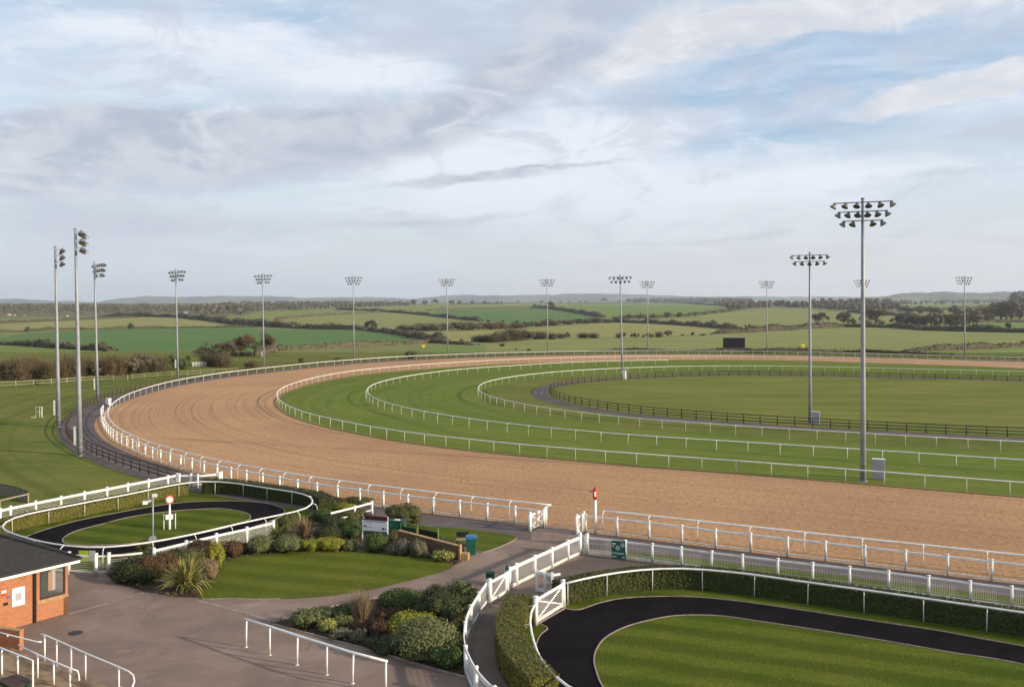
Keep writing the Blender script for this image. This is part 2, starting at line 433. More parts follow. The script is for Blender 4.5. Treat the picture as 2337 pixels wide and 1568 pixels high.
# streaky warp of the cloud edges
def warp(v, sx, sy, amp, det, seed):
    n = nt.nodes.new('ShaderNodeTexNoise'); n.inputs['Scale'].default_value = 1; n.inputs['Detail'].default_value = det; n.inputs['Roughness'].default_value = .6
    L(nt, mapv(nt, v, (sx, sy, 1), (0, 0, R(-12)), (seed, seed*1.7, 0)), n.inputs['Vector'])
    s = N(nt, 'ShaderNodeVectorMath', operation='SUBTRACT'); L(nt, n.outputs['Color'], s.inputs[0]); s.inputs[1].default_value = (.5, .5, .5)
    k = N(nt, 'ShaderNodeVectorMath', operation='MULTIPLY'); L(nt, s.outputs[0], k.inputs[0]); k.inputs[1].default_value = amp
    a = N(nt, 'ShaderNodeVectorMath', operation='ADD'); L(nt, v, a.inputs[0]); L(nt, k.outputs[0], a.inputs[1]); return a.outputs[0]
wv = warp(ae, 3.2, 8, (.22, .075, 0), 7, 3.1)
def blob(px, py, rx, ry, ang, k=1.0, p=1.0):
    a = math.atan((px-CX)/F); e = math.atan((HY-py)/F*math.cos(a))
    v = nt.nodes.new('ShaderNodeMapping'); v.vector_type = 'TEXTURE'; L(nt, wv, v.inputs[0])
    v.inputs[1].default_value = (a, e, 0); v.inputs[2].default_value = (0, 0, R(ang)); v.inputs[3].default_value = (rx/F, ry/F, 1)
    ln = N(nt, 'ShaderNodeVectorMath', operation='LENGTH'); L(nt, v.outputs[0], ln.inputs[0])
    return ramp(nt, ln.outputs['Value'], 0.0, 1.15, k, 0)
def total(bl):
    s = bl[0]
    for b_ in bl[1:]: s = mth(nt, 'ADD', s, b_)
    return s
nA = noise(nt, mapv(nt, ae, (3.0, 11, 1), (0, 0, R(-14)), (1.3, .4, 0)), 1, 9, .62, .6)
nB = noise(nt, mapv(nt, ae, (6, 30, 1), (0, 0, R(-9)), (5.3, 2.4, 0)), 1, 8, .64, .5)
nC = noise(nt, mapv(nt, ae, (11, 24, 1), (0, 0, R(-14)), (.3, 7.4, 0)), 1, 8, .62, .6)
def cen(n, k): return mth(nt, 'MULTIPLY', mth(nt, 'SUBTRACT', n, .5), k)
K = 10*SKYK
def sc_(c): return tuple(x*K for x in srgb(*c))
# the blue behind the clouds: deepest in the gap at upper right
blue = total([blob(1950, 170, 620, 190, 10, 1.0), blob(1600, 210, 330, 60, 14, .5), blob(60, 20, 260, 90, 0, .7), blob(620, 40, 380, 70, 6, .55), blob(1750, 310, 420, 50, 8, .55), blob(2300, 330, 300, 60, 0, .3)])
bm = ramp(nt, mth(nt, 'ADD', blue, cen(nA, .9)), .05, .95)
col = mix(nt, .35, mix(nt, bm, sc_((206, 221, 239)), sc_((166, 196, 231))), mix(nt, 1.0, sky.outputs[0], (1.5, 1.35, 1.15), 'MULTIPLY'))
col = mix(nt, mth(nt, 'MULTIPLY', ramp(nt, nB, .38, .66), .55), col, sc_((214, 225, 240)))
whites = total([blob(350, 60, 300, 50, 4, .4), blob(1080, 380, 560, 120, 4, .9), blob(1330, 335, 380, 80, 14, .8), blob(480, 130, 520, 150, 5, .55), blob(900, 150, 240, 60, 12, .7),
                blob(1500, 560, 1000, 120, 0, .6), blob(1250, 465, 620, 60, 2, .6), blob(180, 445, 220, 16, 3, .8), blob(560, 552, 400, 20, 2, .6),
                blob(50, 390, 120, 60, 0, .6), blob(2130, 385, 460, 60, 3, .7), blob(1650, 430, 560, 110, 0, .5), blob(1230, 250, 300, 60, 12, .35), blob(150, 180, 260, 80, 0, .3)])
wmask = ramp(nt, mth(nt, 'ADD', whites, mth(nt, 'ADD', cen(nA, 1.4), cen(nB, 1.0))), .10, .9)
col = mix(nt, mth(nt, 'MULTIPLY', wmask, .9), col, sc_((229, 235, 244)))
greys = total([blob(150, 300, 420, 80, 3, .6), blob(300, 355, 640, 120, 3, 1.1), blob(620, 275, 420, 85, 4, .8), blob(900, 290, 330, 90, 12, .7), blob(1120, 205, 360, 120, 22, .75), blob(1400, 90, 380, 110, 12, .65),
               blob(420, 500, 720, 48, 2, .7), blob(1080, 418, 360, 18, 3, 1.0), blob(1000, 503, 360, 15, 2, .9), blob(1320, 392, 220, 8, 5, .6), blob(60, 430, 260, 50, 0, .4),
               blob(1760, 540, 180, 12, 2, .6), blob(1650, 548, 360, 10, 1, .4), blob(2080, 528, 130, 8, 0, .6), blob(2200, 402, 360, 18, 3, .6), blob(1300, 560, 340, 10, 1, .5),
               blob(200, 560, 620, 70, 0, .5), blob(1330, 10, 380, 60, 6, .6), blob(960, 60, 220, 60, 8, .35)])
gmask = ramp(nt, mth(nt, 'ADD', greys, mth(nt, 'ADD', cen(nA, .9), cen(nC, 1.15))), .12, .95)
gcol = mix(nt, ramp(nt, nC, .38, .62), sc_((176, 185, 201)), sc_((204, 209, 219)))
col = mix(nt, mth(nt, 'MULTIPLY', gmask, .9), col, gcol)
warm = total([blob(2150, 212, 330, 42, 11, 1.1), blob(2330, 165, 220, 46, 16, .8), blob(1650, 60, 300, 100, 5, .8), blob(2000, 25, 460, 60, 2, .8), blob(1480, 140, 360, 80, 10, .6), blob(1860, 70, 220, 50, -10, .5), blob(2337, 60, 200, 60, 0, .4)])
warmm = ramp(nt, mth(nt, 'ADD', warm, mth(nt, 'ADD', cen(nC, 1.0), cen(nA, .5))), .20, .70)
col = mix(nt, mth(nt, 'MULTIPLY', warmm, .8), col, mix(nt, ramp(nt, nC, .4, .7), sc_((214, 216, 223)), sc_((236, 235, 238))))
nD = noise(nt, mapv(nt, ae, (8, 20, 1), (0, 0, R(-12)), (4.3, 9.1, 0)), 1, 9, .66, .8)
col = mix(nt, ramp(nt, nD, .48, .64, 0, .50), col, sc_((190, 197, 212)))
col = mix(nt, ramp(nt, nD, .46, .30, 0, .50), col, sc_((232, 236, 243)))
hz = ramp(nt, el, .0, .15, .88, 0)
col = mix(nt, hz, col, mix(nt, ramp(nt, az, -.5, .5), sc_((198, 207, 219)), sc_((213, 214, 219))))
L(nt, col, bg.inputs['Color'])

# ================= terrain beyond the track ====================================================
_kn = [(285, 805.1), (350, 792), (450, 780), (600, 767), (800, 755), (1000, 745), (1300, 730), (1700, 714), (2200, 703), (3000, 697), (4200, 693.6), (6500, 692)]
NT = 500; _l0, _l1 = math.log(285), math.log(6500)
_lt = [_l0+(_l1-_l0)*i/NT for i in range(NT+1)]; _yt = []
for l in _lt:
    d = math.exp(l)
    for (a, ya), (b, yb) in zip(_kn, _kn[1:]):
        if d <= b+1e-6: _yt.append(ya+(yb-ya)*(l-math.log(a))/(math.log(b)-math.log(a))); break
for _ in range(900): _yt = [_yt[0]]+[(_yt[i-1]+2*_yt[i]+_yt[i+1])/4 for i in range(1, NT)]+[_yt[-1]]
def yapp(d):
    t = (math.log(d)-_l0)/(_l1-_l0)*NT; i = max(0, min(NT-1, int(t))); return _yt[i]+(_yt[i+1]-_yt[i])*(t-i)
def depth(y):
    if y >= _yt[0]: return F*CAMH/(y-HY)
    lo, hi = 0, NT
    while hi-lo > 1:
        m_ = (lo+hi)//2
        if _yt[m_] > y: lo = m_
        else: hi = m_
    t = (_yt[lo]-y)/max(1e-6, _yt[lo]-_yt[hi]); return math.exp(_lt[lo]+(_lt[hi]-_lt[lo])*t)
def T(p):
    y = max(692.1, p[1]); d = depth(y)
    return Vector(((p[0]-CX)/F*d, d, CAMH-(y-HY)*d/F))
def TL(fn, pts): return [T(fn(*p)) for p in pts]
def ground_z(x, y):
    return 0.0 if y <= 286 else CAMH-(yapp(min(6500, y))-HY)*y/F

def mixpts(*segs):
    out = []
    for fn, pts in segs: out += [fn(*p) for p in pts]
    return out
TEAL = (.052, .105, .030); OLV = (.130, .140, .038); TAN = (.195, .165, .062); GRN = (.100, .135, .030); TGN = (.155, .150, .050); DIM = (.105, .115, .040)
fields = [
 (GRN, mixpts((C1, [(-400, 530), (0, 555), (500, 580), (1010, 605), (1350, 660), (1500, 720), (1000, 780), (-400, 780)]))),
 (TAN, mixpts((C1, [(-400, 365), (0, 362), (700, 340), (1300, 305), (1600, 315), (2200, 385), (1900, 395), (1200, 405), (700, 420), (0, 435), (-400, 440)]))),
 (GRN, mixpts((C1, [(-400, 330), (0, 325), (700, 318), (900, 305), (500, 330), (0, 357), (-400, 370)]))),
 (TEAL, mixpts((C1, [(-400, 540), (0, 490), (250, 445), (700, 422), (1200, 407), (1900, 398), (2337, 395)]), (C2, [(0, 480), (250, 485), (800, 490), (1130, 500), (1620, 590), (1400, 612), (900, 632), (330, 655), (0, 690)]), (C1, [(2337, 620), (1800, 650), (1350, 655), (1000, 605), (500, 570), (0, 545), (-400, 535)]))),
 (OLV, mixpts((C1, [(1990, 310), (2337, 268)]), (C2, [(0, 340), (400, 320), (850, 308), (1250, 328), (1000, 345), (700, 360), (400, 380), (0, 410)]), (C1, [(2200, 350)]))),
 (TGN, mixpts((C2, [(330, 400), (700, 365), (1250, 338), (1500, 345), (1700, 362), (2000, 400), (1500, 440), (1400, 495), (1130, 490), (800, 488), (600, 445)]))),
 (OLV, mixpts((C2, [(850, 300), (1500, 278), (2337, 262)]), (C3, [(0, 258), (800, 250), (560, 292), (300, 290), (0, 298)]), (C2, [(2100, 300), (1750, 312), (1700, 355), (1300, 325)]))),
 (TEAL, mixpts((C2, [(1700, 322), (2100, 302), (2337, 297)]), (C3, [(300, 292), (560, 297), (800, 330), (1060, 377), (700, 410), (300, 435), (0, 415)]), (C2, [(2200, 415), (1900, 385), (1690, 358)]))),
 (GRN, mixpts((C3, [(560, 290), (750, 255), (1000, 242), (1500, 240), (1900, 265), (2337, 285), (2000, 335), (1500, 375), (1100, 372), (800, 328)]))),
 (OLV, mixpts((C3, [(1550, 238), (2000, 240), (2000, 258), (1700, 250)]))),
 (TGN, mixpts((C3, [(1480, 405), (1900, 370), (2337, 318)]), (C4, [(0, 288), (400, 266), (640, 266), (1300, 318), (1320, 372), (900, 392), (640, 402), (0, 425)]), (C3, [(2337, 470), (1900, 445), (1500, 425)]))),
 (TAN, mixpts((C2, [(1500, 530), (1650, 510), (2337, 492)]), (C3, [(0, 490), (430, 478), (1000, 432), (1500, 430), (1900, 455), (2270, 490), (1950, 528), (1300, 562), (1000, 555), (600, 575), (0, 600)]), (C2, [(2337, 620), (1900, 600), (1750, 570)]))),
 (TGN, mixpts((C3, [(0, 615), (600, 577), (1300, 567), (1900, 545), (2337, 520)]), (C4, [(0, 460), (640, 428), (1100, 420), (1800, 445), (2700, 460), (2700, 560), (2337, 550), (1600, 590), (1390, 605), (0, 605)]), (C3, [(1000, 680), (0, 700)]))),
 (GRN, mixpts((C4, [(1340, 240), (1700, 228), (2100, 225), (2000, 255), (1640, 275), (1400, 285)]))),
 (TAN, mixpts((C4, [(1100, 322), (1250, 312), (1330, 330), (1310, 372), (1150, 372)]))),
 (GRN, mixpts((C4, [(1400, 378), (1800, 365), (2700, 345), (2700, 430), (1900, 405), (1400, 392)]))),
 ((.12, .17, .03), mixpts((C4, [(1800, 605), (2337, 590), (2700, 585), (2700, 660), (1800, 640)]))),
 (GRN, mixpts((C2, [(1450, 720), (1650, 650), (1900, 640), (2337, 650), (2337, 690), (1450, 735)]))),
 ((.095, .080, .052), mixpts((C1, [(-900, 175), (2337, 175), (2337, 262), (2100, 275), (1960, 318), (1600, 300), (1200, 292), (-900, 322)]))), ((.095, .080, .052), mixpts((C2, [(0, 240), (1500, 245), (1500, 272), (850, 296), (400, 315), (0, 330)]))), ((.095, .080, .052), mixpts((C3, [(1280, 200), (2337, 200), (2500, 285), (2337, 282), (1900, 256), (1550, 236), (1280, 238)]))), ((.095, .080, .052), mixpts((C4, [(-60, 200), (1340, 200), (1340, 262), (1300, 300), (900, 262), (640, 258), (300, 255), (0, 275)])))
]
def inside(p, poly):
    x, y = p; c = False; j = len(poly)-1
    for i in range(len(poly)):
        xi, yi = poly[i]; xj, yj = poly[j]
        if (yi > y) != (yj > y) and x < (xj-xi)*(y-yi)/(yj-yi)+xi: c = not c
        j = i
    return c
def build_terrain():
    us = []; u = -2.4
    while u < 2.4: us.append(u); u += .0013 if abs(u) < .6 else .02
    rows = []; y = 805.1
    while y > 692.1: rows.append(depth(y)); y -= .75
    rows += [7500, 9500]
    v = []; f = []; cols = []
    for d in rows:
        z = ground_z(0, d) if d <= 6500 else CAMH-2*6500/F-(d-6500)*.001
        dz = -.03 if d < 290 else 0
        for u in us: v.append((u*d, d, z+dz))
    W_ = len(us); bb = [(min(p[0] for p in q), max(p[0] for p in q), min(p[1] for p in q), max(p[1] for p in q)) for _, q in fields]
    for r in range(len(rows)-1):
        dm = (rows[r]+rows[r+1])/2; py = yapp(dm) if dm < 6500 else 692
        cand = [k for k in range(len(fields)) if bb[k][2] <= py <= bb[k][3]]
        for c in range(W_-1):
            px = CX+F*(us[c]+us[c+1])/2
            col = (.125, .125, .045) if dm > 300 else (.12, .125, .04)
            for k in cand:
                if bb[k][0] <= px <= bb[k][1] and inside((px, py), fields[k][1]): col = fields[k][0]; break
            col = (col[0]*1.42, col[1]*1.56, col[2]*1.38)
            f.append((r*W_+c, r*W_+c+1, (r+1)*W_+c+1, (r+1)*W_+c)); cols += [*col, 1.0]
    me = bpy.data.meshes.new('hills'); me.from_pydata(v, [], f); me.update()
    ca = me.attributes.new('field', 'FLOAT_COLOR', 'FACE'); ca.data.foreach_set('color', cols)
    me.polygons.foreach_set('use_smooth', [True]*len(f))
    m, n_, b = newmat('field_crops', .95, .1)
    at = N(n_, 'ShaderNodeAttribute', attribute_name='field').outputs['Color']; p = pos(n_)
    k1 = ramp(n_, noise(n_, p, .012, 6, .6), .35, .65); k2 = ramp(n_, noise(n_, mapv(n_, p, (.25, 1, 1), (0, 0, .5)), .09, 5, .7), .38, .68)
    c = mix(n_, mth(n_, 'MULTIPLY', k1, .35), at, (.17, .15, .05)); c = mix(n_, mth(n_, 'MULTIPLY', k2, .28), c, (.045, .065, .02))
    base(n_, b, c); me.materials.append(m)
    o = bpy.data.objects.new('hills', me); COL.objects.link(o); tag(o, kind='structure')
build_terrain()

def build_far_hills():
    def ridge(name, d0, pts, mat, base_y=693.0, ext=True):
        pts = sorted(pts); xs = [p[0] for p in pts]
        mb = MB(); n = 500; prev = None; x0, x1 = xs[0], xs[-1]
        rows = 7
        for i in range(n+1):
            x = x0+(x1-x0)*i/n
            for a, b_ in zip(pts, pts[1:]):
                if a[0] <= x <= b_[0]+1e-6: y = a[1]+(b_[1]-a[1])*(x-a[0])/max(1e-6, b_[0]-a[0]); break
            y += .5*math.sin(x*.11)+.35*math.sin(x*.27+1)+.3*math.sin(x*.61)+random.uniform(-.12, .12)
            for r in range(rows):
                t = r/(rows-1); d = d0*(1+.28*t)
                h1 = CAMH+(HY-y)*d0*1.28/F; h0 = -20
                z = h0+(h1-h0)*(math.sin(t*math.pi/2)**1.2)
                mb.v.append(((x-CX)/F*d, d, z))
        for i in range(n):
            for r in range(rows-1):
                a = i*rows+r; mb.f.append((a, a+rows, a+rows+1, a+1)); mb.t.append(.5)
        o = mb.build(name, mat, sm=True); tag(o, kind='structure')
    m, n_, b = newmat('far_hill_cover', .95, .05); p = pos(n_)
    c = mix(n_, ramp(n_, noise(n_, mapv(n_, p, (1, .4, 2)), .0016, 6, .65), .42, .6), (.045, .06, .03), (.13, .14, .06)); base(n_, b, c)
    L1 = [C1(-6000, 150), C1(-400, 145), C1(0, 138), C1(150, 137), C1(300, 146), C1(500, 155), C1(700, 160), C1(880, 172), C1(950, 150), C1(1120, 130), C1(1330, 114), C1(1470, 118), C1(1650, 120), C1(1900, 114), C1(2100, 112), C2(0, 190), C2(190, 185), C2(400, 192), C2(520, 206), C2(800, 196), C2(1100, 196), C2(1300, 202), C2(1560, 212), C2(1650, 198), C2(1800, 186), C2(1980, 175), C2(2200, 180), C3(0, 180), C3(300, 182), C3(400, 176), C3(620, 176), C3(650, 166), C3(1000, 164), C3(1180, 168), C3(1400, 172), C3(1800, 190), C4(1080, 170), C4(1500, 175), C4(2500, 175), C4(8000, 160)]
    ridge('distant_hills', 11000, L1, m)
    L2 = [C4(900, 180), C4(1150, 172), C4(1280, 160), C4(1370, 142), C4(1450, 137), C4(1560, 139), C4(1620, 131), C4(1750, 130), C4(1860, 138), C4(1960, 138), C4(2060, 138), C4(2180, 126), C4(2300, 134), C4(2600, 140), C4(4000, 160)]
    ridge('distant_hills', 7200, L2, m)
build_far_hills()

# ================= the flat ground =================================================================
mb = MB()
xs = [-900, -400, -150, -60, 0, 60, 150, 400, 900]; ys = [-250, -60, 10, 60, 120, 180, 240, 287]
for a, b_ in zip(ys, ys[1:]):
    for c, d in zip(xs, xs[1:]): mb.face([(c, a, 0), (d, a, 0), (d, b_, 0), (c, b_, 0)])
tag(mb.build('ground', M['ground']), kind='structure')

def sheet(name, pts, z, mat, sub=None):
    mb = MB(); mb.v = [(p[0], p[1], z) for p in pts]; mb.f = [tuple(range(len(pts)))]; mb.t = [.5]
    a = sum(p[0]*q[1]-q[0]*p[1] for p, q in zip(pts, pts[1:]+pts[:1]))
    if a < 0: mb.f = [tuple(reversed(range(len(pts))))]
    return tag(mb.build(name, mat), kind='structure')
def strip(name, inner, outer, z, mat, n=400, rows=4):
    a = resample(flat(inner), n=n); b = resample(flat(outer), n=n); mb = MB(); mb.uv = []
    # pair each inner point with the nearest outer one so that the bands run true
    bl = resample(flat(outer), n=n*3); j = 0; pr = []
    for p in a:
        j = min(range(j, len(bl)), key=lambda k: (bl[k]-p).length_squared); pr.append(float(j))
    pr[0] = 0.0; pr[-1] = len(bl)-1.0
    for _ in range(120): pr = [pr[0]]+[(pr[k-1]+2*pr[k]+pr[k+1])/4 for k in range(1, n-1)]+[pr[-1]]
    pr = [bl[min(len(bl)-2, int(q))].lerp(bl[min(len(bl)-2, int(q))+1], q-min(len(bl)-2, int(q))) for q in pr]
    u = 0
    for i in range(n):
        if i: u += (a[i]-a[i-1]).length
        for r in range(rows+1):
            q = a[i].lerp(pr[i], r/rows); mb.v.append((q.x, q.y, z)); mb.uv.append((u, (pr[i]-a[i]).length*r/rows))
    for i in range(n-1):
        for r in range(rows):
            k = i*(rows+1)+r; q = (k, k+rows+1, k+rows+2, k+1)
            va, vb, vc = (mb.v[q[0]], mb.v[q[1]], mb.v[q[2]])
            if (vb[0]-va[0])*(vc[1]-va[1])-(vb[1]-va[1])*(vc[0]-va[0]) < 0: q = q[::-1]
            mb.f.append(q); mb.t.append(.5)
    return tag(mb.build(name, mat), kind='structure')

# --- traced rail lines (tops), turned into plan curves --------------------------------------------
RH = 1.25
r1_right = [(1353, 1162.4), (1447.3, 1173), (1549.3, 1183.7), (1656, 1196.2), (1772, 1207.8), (1888, 1220.8), (2009.2, 1233.1), (2142.8, 1248.2), (2285, 1261.9), (2337, 1267.2)]
r1_left = [(1244.4, 1150.2), (1150.7, 1142), (1065.4, 1132.7), (992.3, 1123.8), (916.2, 1115.2), (844.7, 1106.1), (780.8, 1099.1), (719, 1090.6), (661.3, 1081.5), (608.7, 1072.4), (562.5, 1063.8), (516.5, 1054.7), (477.2, 1046.1), (443, 1037.7), (411.4, 1030.1), (379.8, 1021.8), (354.4, 1013.7), (331.7, 1006.1), (312.7, 998.5), (294.9, 990.9), (281, 984.5), (268.4, 976.9), (258.2, 970.1), (250.6, 960.5), (245.6, 952.9), (243.8, 941), (246.8, 930.1), (253.2, 922.5), (263.3, 914.9), (278.5, 904.8), (298.7, 895.9), (326.6, 887.1), (364.6, 876.2), (405, 866.8), (458, 858), (519, 849.1), (592, 840.8), (637.8, 836.2), (720.8, 827.6), (809.4, 820.4), (900.8, 814.3), (997.7, 810), (1094.7, 806.6), (1201.8, 803.6), (1300, 801.6), (1386, 800.5), (1524.7, 800), (1663, 800.8), (1756, 802), (1850, 803.6), (1978.4, 806.7), (2139.3, 810.6), (2337, 815.6)]
p_r1l = [G(p, RH) for p in r1_left]; p_r1r = [G(p, RH) for p in r1_right]
full1 = list(reversed(p_r1r))+p_r1l
full1 = spline(flat(full1), 2.0, 14)
full1 = extend(extend(full1, 60, False), 50)
i_gate_l = min(range(len(full1)), key=lambda k: (full1[k]-flat([p_r1l[0]])[0]).length)
i_gate_r = min(range(len(full1)), key=lambda k: (full1[k]-flat([p_r1r[0]])[0]).length)
R1L = flat(full1[i_gate_l:], RH); R1R = flat(list(reversed(full1[:i_gate_r+1])), RH)
# travel direction of full1: from the right foreground, round the bend, to the far right -> outside is on the left
def rail_curve(segs, h, step=2.0, it=14, ext=(60, 50)):
    pts = [G(p, h) for p in mixpts(*segs)]
    c = spline(flat(pts), step, it)
    if ext: c = extend(extend(c, ext[0], False), ext[1])
    return c
R3 = rail_curve([(B4, [(2337, 1175), (1950, 1150), (1600, 1122), (1270, 1095), (960, 1070), (632, 1045), (340, 1023), (50, 1000)]), (B3, [(1945, 950), (1685, 930), (1435, 915), (1190, 897), (950, 880), (725, 862), (510, 845), (300, 825), (100, 808)]),
   (B2, [(1920, 788), (1745, 770), (1580, 755), (1420, 735), (1285, 715), (1150, 695), (1030, 675), (915, 653), (815, 632), (720, 612), (640, 595), (567, 578), (500, 560), (445, 543), (397, 525), (355, 500), (320, 480), (297, 462), (280, 445), (270, 425), (264, 408), (272, 390), (300, 370), (340, 345), (400, 325), (500, 295), (600, 270), (740, 243), (920, 217), (1110, 195), (1300, 180), (1500, 165), (1730, 150), (1910, 138), (2130, 128)]),
   (B3, [(280, 122), (560, 112), (870, 104), (1200, 99), (1500, 96), (1850, 95), (2170, 96)]), (B4, [(400, 105), (800, 115), (1200, 126), (1600, 138), (2000, 152), (2337, 165)])], 1.2)
R4 = rail_curve([(B4, [(2337, 983), (1845, 952), (1535, 932), (1185, 907), (910, 890), (620, 875), (350, 855), (90, 840)]), (B3, [(2010, 798), (1752, 780), (1540, 770), (1255, 752), (1057, 737), (857, 717), (677, 703), (493, 687), (340, 668), (185, 655), (28, 633)]),
   (B2, [(1900, 620), (1775, 600), (1667, 583), (1557, 565), (1457, 548), (1380, 530), (1297, 515), (1235, 497), (1175, 480), (1125, 465), (1085, 450), (1050, 430), (1025, 410), (1013, 385), (1020, 360), (1045, 340), (1100, 315), (1180, 295), (1280, 275), (1400, 252), (1520, 237), (1650, 217), (1800, 205), (1940, 192), (2090, 182)]),
   (B3, [(250, 175), (480, 158), (700, 147), (950, 140), (1200, 134), (1500, 130)])], 1.2, ext=None)
R4 = extend(R4, 60, False)
R5 = rail_curve([(B4, [(2337, 828), (2122, 820), (1857, 808), (1597, 790), (1355, 780), (1107, 765), (872, 750), (650, 737), (430, 725), (220, 713), (20, 700)]), (B3, [(1998, 665), (1807, 655), (1633, 640), (1465, 628), (1305, 617), (1150, 603), (1015, 593), (880, 573), (752, 560), (635, 545), (525, 528), (430, 515), (338, 497), (262, 485), (190, 470), (125, 455), (68, 438), (20, 427)]),
   (B2, [(1985, 412), (1960, 400), (1940, 385), (1926, 360), (1932, 340), (1965, 320), (2020, 303), (2100, 285), (2200, 267), (2337, 248)]),
   (B3, [(430, 240), (600, 222), (830, 210), (1000, 200), (1175, 193), (1350, 187), (1600, 181), (1810, 179), (2050, 178), (2240, 178)]), (B4, [(250, 185), (430, 187), (590, 190), (800, 195), (1070, 201), (1280, 207), (1550, 213), (1830, 220), (2150, 227), (2337, 232)])], 1.2)
R6 = rail_curve([(B4, [(2337, 703), (2215, 700), (2050, 693), (1890, 687), (1735, 680), (1580, 673), (1425, 665), (1280, 660), (1135, 650), (848, 637), (712, 630), (440, 618), (310, 608), (185, 603), (62, 598)]), (B3, [(2115, 570), (2000, 563), (1890, 555), (1785, 545), (1680, 542), (1580, 533), (1490, 525), (1405, 518), (1310, 510), (1228, 505), (1150, 492), (1075, 485), (1003, 472), (937, 465), (885, 460), (833, 450), (780, 445), (740, 435), (700, 425), (660, 415), (620, 405), (580, 390), (545, 378), (518, 362), (500, 345), (502, 325), (530, 307), (580, 293), (650, 281), (720, 272), (780, 266), (900, 255), (1000, 247), (1060, 243), (1170, 238), (1310, 231), (1480, 223), (1650, 217), (1830, 213), (2050, 211)]),
   (B4, [(0, 219), (190, 221), (360, 223), (610, 227), (800, 231), (1000, 235), (1300, 241), (1690, 249), (1940, 255), (2190, 262), (2337, 267)])], 1.25, it=20)
R7 = rail_curve([(B1, [(1540, 1118), (1437, 1090), (1345, 1065), (1260, 1042), (1180, 1020), (1105, 995), (1038, 975), (970, 948), (915, 925), (862, 905), (820, 885), (785, 870), (745, 855), (700, 830), (650, 800), (615, 775), (590, 750), (577, 725), (580, 690), (590, 650), (610, 610), (640, 575), (690, 540), (740, 510), (800, 480), (870, 455), (950, 425), (1050, 397), (1150, 373), (1280, 349), (1400, 328), (1520, 310), (1640, 293)])], 1.2, ext=None)
R7 = extend(R7, 1.5, False)
R7 = R7+[p for p in offset(full1, 7.0)[::3] if p.x > R7[-1].x+6 and p.y > R7[-1].y]
R7 = smooth(resample(R7, step=2.0), 6)
R2L = rail_curve([(A3, [(735, 243), (608, 225), (410, 205), (220, 183), (35, 165)]), (A2, [(1500, 145), (1325, 125), (1167, 105), (1047, 90), (895, 72), (757, 52), (620, 30), (485, 10)]), (B2, [(258, 1085), (125, 1060)]), (B1, [(2190, 1135), (2065, 1110), (1905, 1075), (1790, 1048), (1675, 1020), (1573, 993), (1480, 968), (1395, 940), (1313, 910), (1243, 880), (1175, 850), (1122, 830), (1077, 805), (1037, 785), (1005, 765), (978, 735), (955, 705), (935, 680), (918, 640), (908, 605), (912, 570), (930, 552)])], 1.2, 1.0, 8, None)
R2R = rail_curve([(A3, [(1050, 280), (1270, 300), (1497, 325), (1740, 350)]), (A4, [(135, 545), (355, 570), (585, 592), (820, 617), (1060, 645), (1315, 672), (1580, 703), (1855, 733), (2147, 765), (2178, 769)])], 1.2, 1.0, 12, None)
R2R = extend(R2R, 12)

# --- track surfaces ------------------------------------------------------------------------------
def o_out(i):
    p = full1[i]; k = max(0.0, min(1.0, (150-p.y)/30)); return .45+1.25*k
sand_out = smooth(offset(full1, o_out), 6)
strip('sand_track', R3, sand_out, .012, M['sand'], 500, 6)
strip('grass_track', flat(R5), flat(R3), .008, M['turf'], 500, 8)
road_out = smooth(offset(full1, lambda i: o_out(i)+(4.3 if full1[i].x < -20 or full1[i].y > 100 else 3.6)), 6)
strip('service_road', sand_out, road_out, .016, M['road'], 500, 3)
r6o = smooth(offset(R6, lambda i: 3.8 if R6[i].y < 200 else .6), 20)
strip('infield_path', offset(R6, .35), r6o, .018, M['road'], 400, 2)
sheet('infield', [(p.x, p.y) for p in R6], .012, M['infield'])
# dark raised strip where sand and turf meet
lip = MB(); lip.rect(flat(offset(R3, .30), .02), .28, .05); tag(lip.build('sand_edge', plain('dark_sand_lip', (.16, .085, .05), .95, .3, 4)), kind='structure')

# --- foreground ground sheets -----------------------------------------------------------------------
r9g = [G((-330, 1262)), G((24, 1174.3)), G((82, 1161.6)), G((192, 1140.6)), G((338, 1113.5)), G((406, 1099.5)), G((506, 1094.2))]
near_edge = [p for p in reversed(sand_out) if p.x > r9g[-1].x and p.y < 110]
pav = [tuple(p)[:2] for p in r9g]+[tuple(p)[:2] for p in near_edge]+[(85, 2), (60, -12), (-60, -12), (-60, 45)]
sheet('paving', pav, .006, M['paving'])
gap = [G(A3(*q)) for q in ((640, 400), (745, 355), (850, 362), (985, 400), (985, 470), (640, 470))]
sheet('gateway_paving', [tuple(p)[:2] for p in gap], .024, M['paving'])
ringL = [(-90, 1262), (24, 1179), (82, 1166), (192, 1145), (338, 1118), (406, 1104), (506, 1099), (570, 1101), (640, 1108), (700, 1122), (738, 1142), (745, 1160), (700, 1190), (610, 1213), (520, 1232), (456, 1248), (380, 1267), (300, 1285), (218, 1304), (150, 1307), (60, 1300), (-90, 1285)]
sheet('ring_grass', [tuple(G(p))[:2] for p in ringL], .014, M['ring_lawn'])
def closed_px(segs, sub=6): return catmull([G(p) for p in mixpts(*segs)], sub, True)
trL = closed_px([(A1, [(60, 660), (110, 615), (170, 592), (300, 545), (500, 490), (750, 440), (1000, 395), (1200, 370), (1400, 362), (1550, 362)]), (A2, [(180, 180), (300, 192), (380, 212), (430, 240), (420, 275), (340, 320), (190, 370), (0, 425)]), (A1, [(1450, 595), (1200, 655), (1000, 690), (800, 712), (560, 720), (300, 715), (120, 700)])])
sheet('dark_track', [tuple(p)[:2] for p in trL], .020, M['dark'])
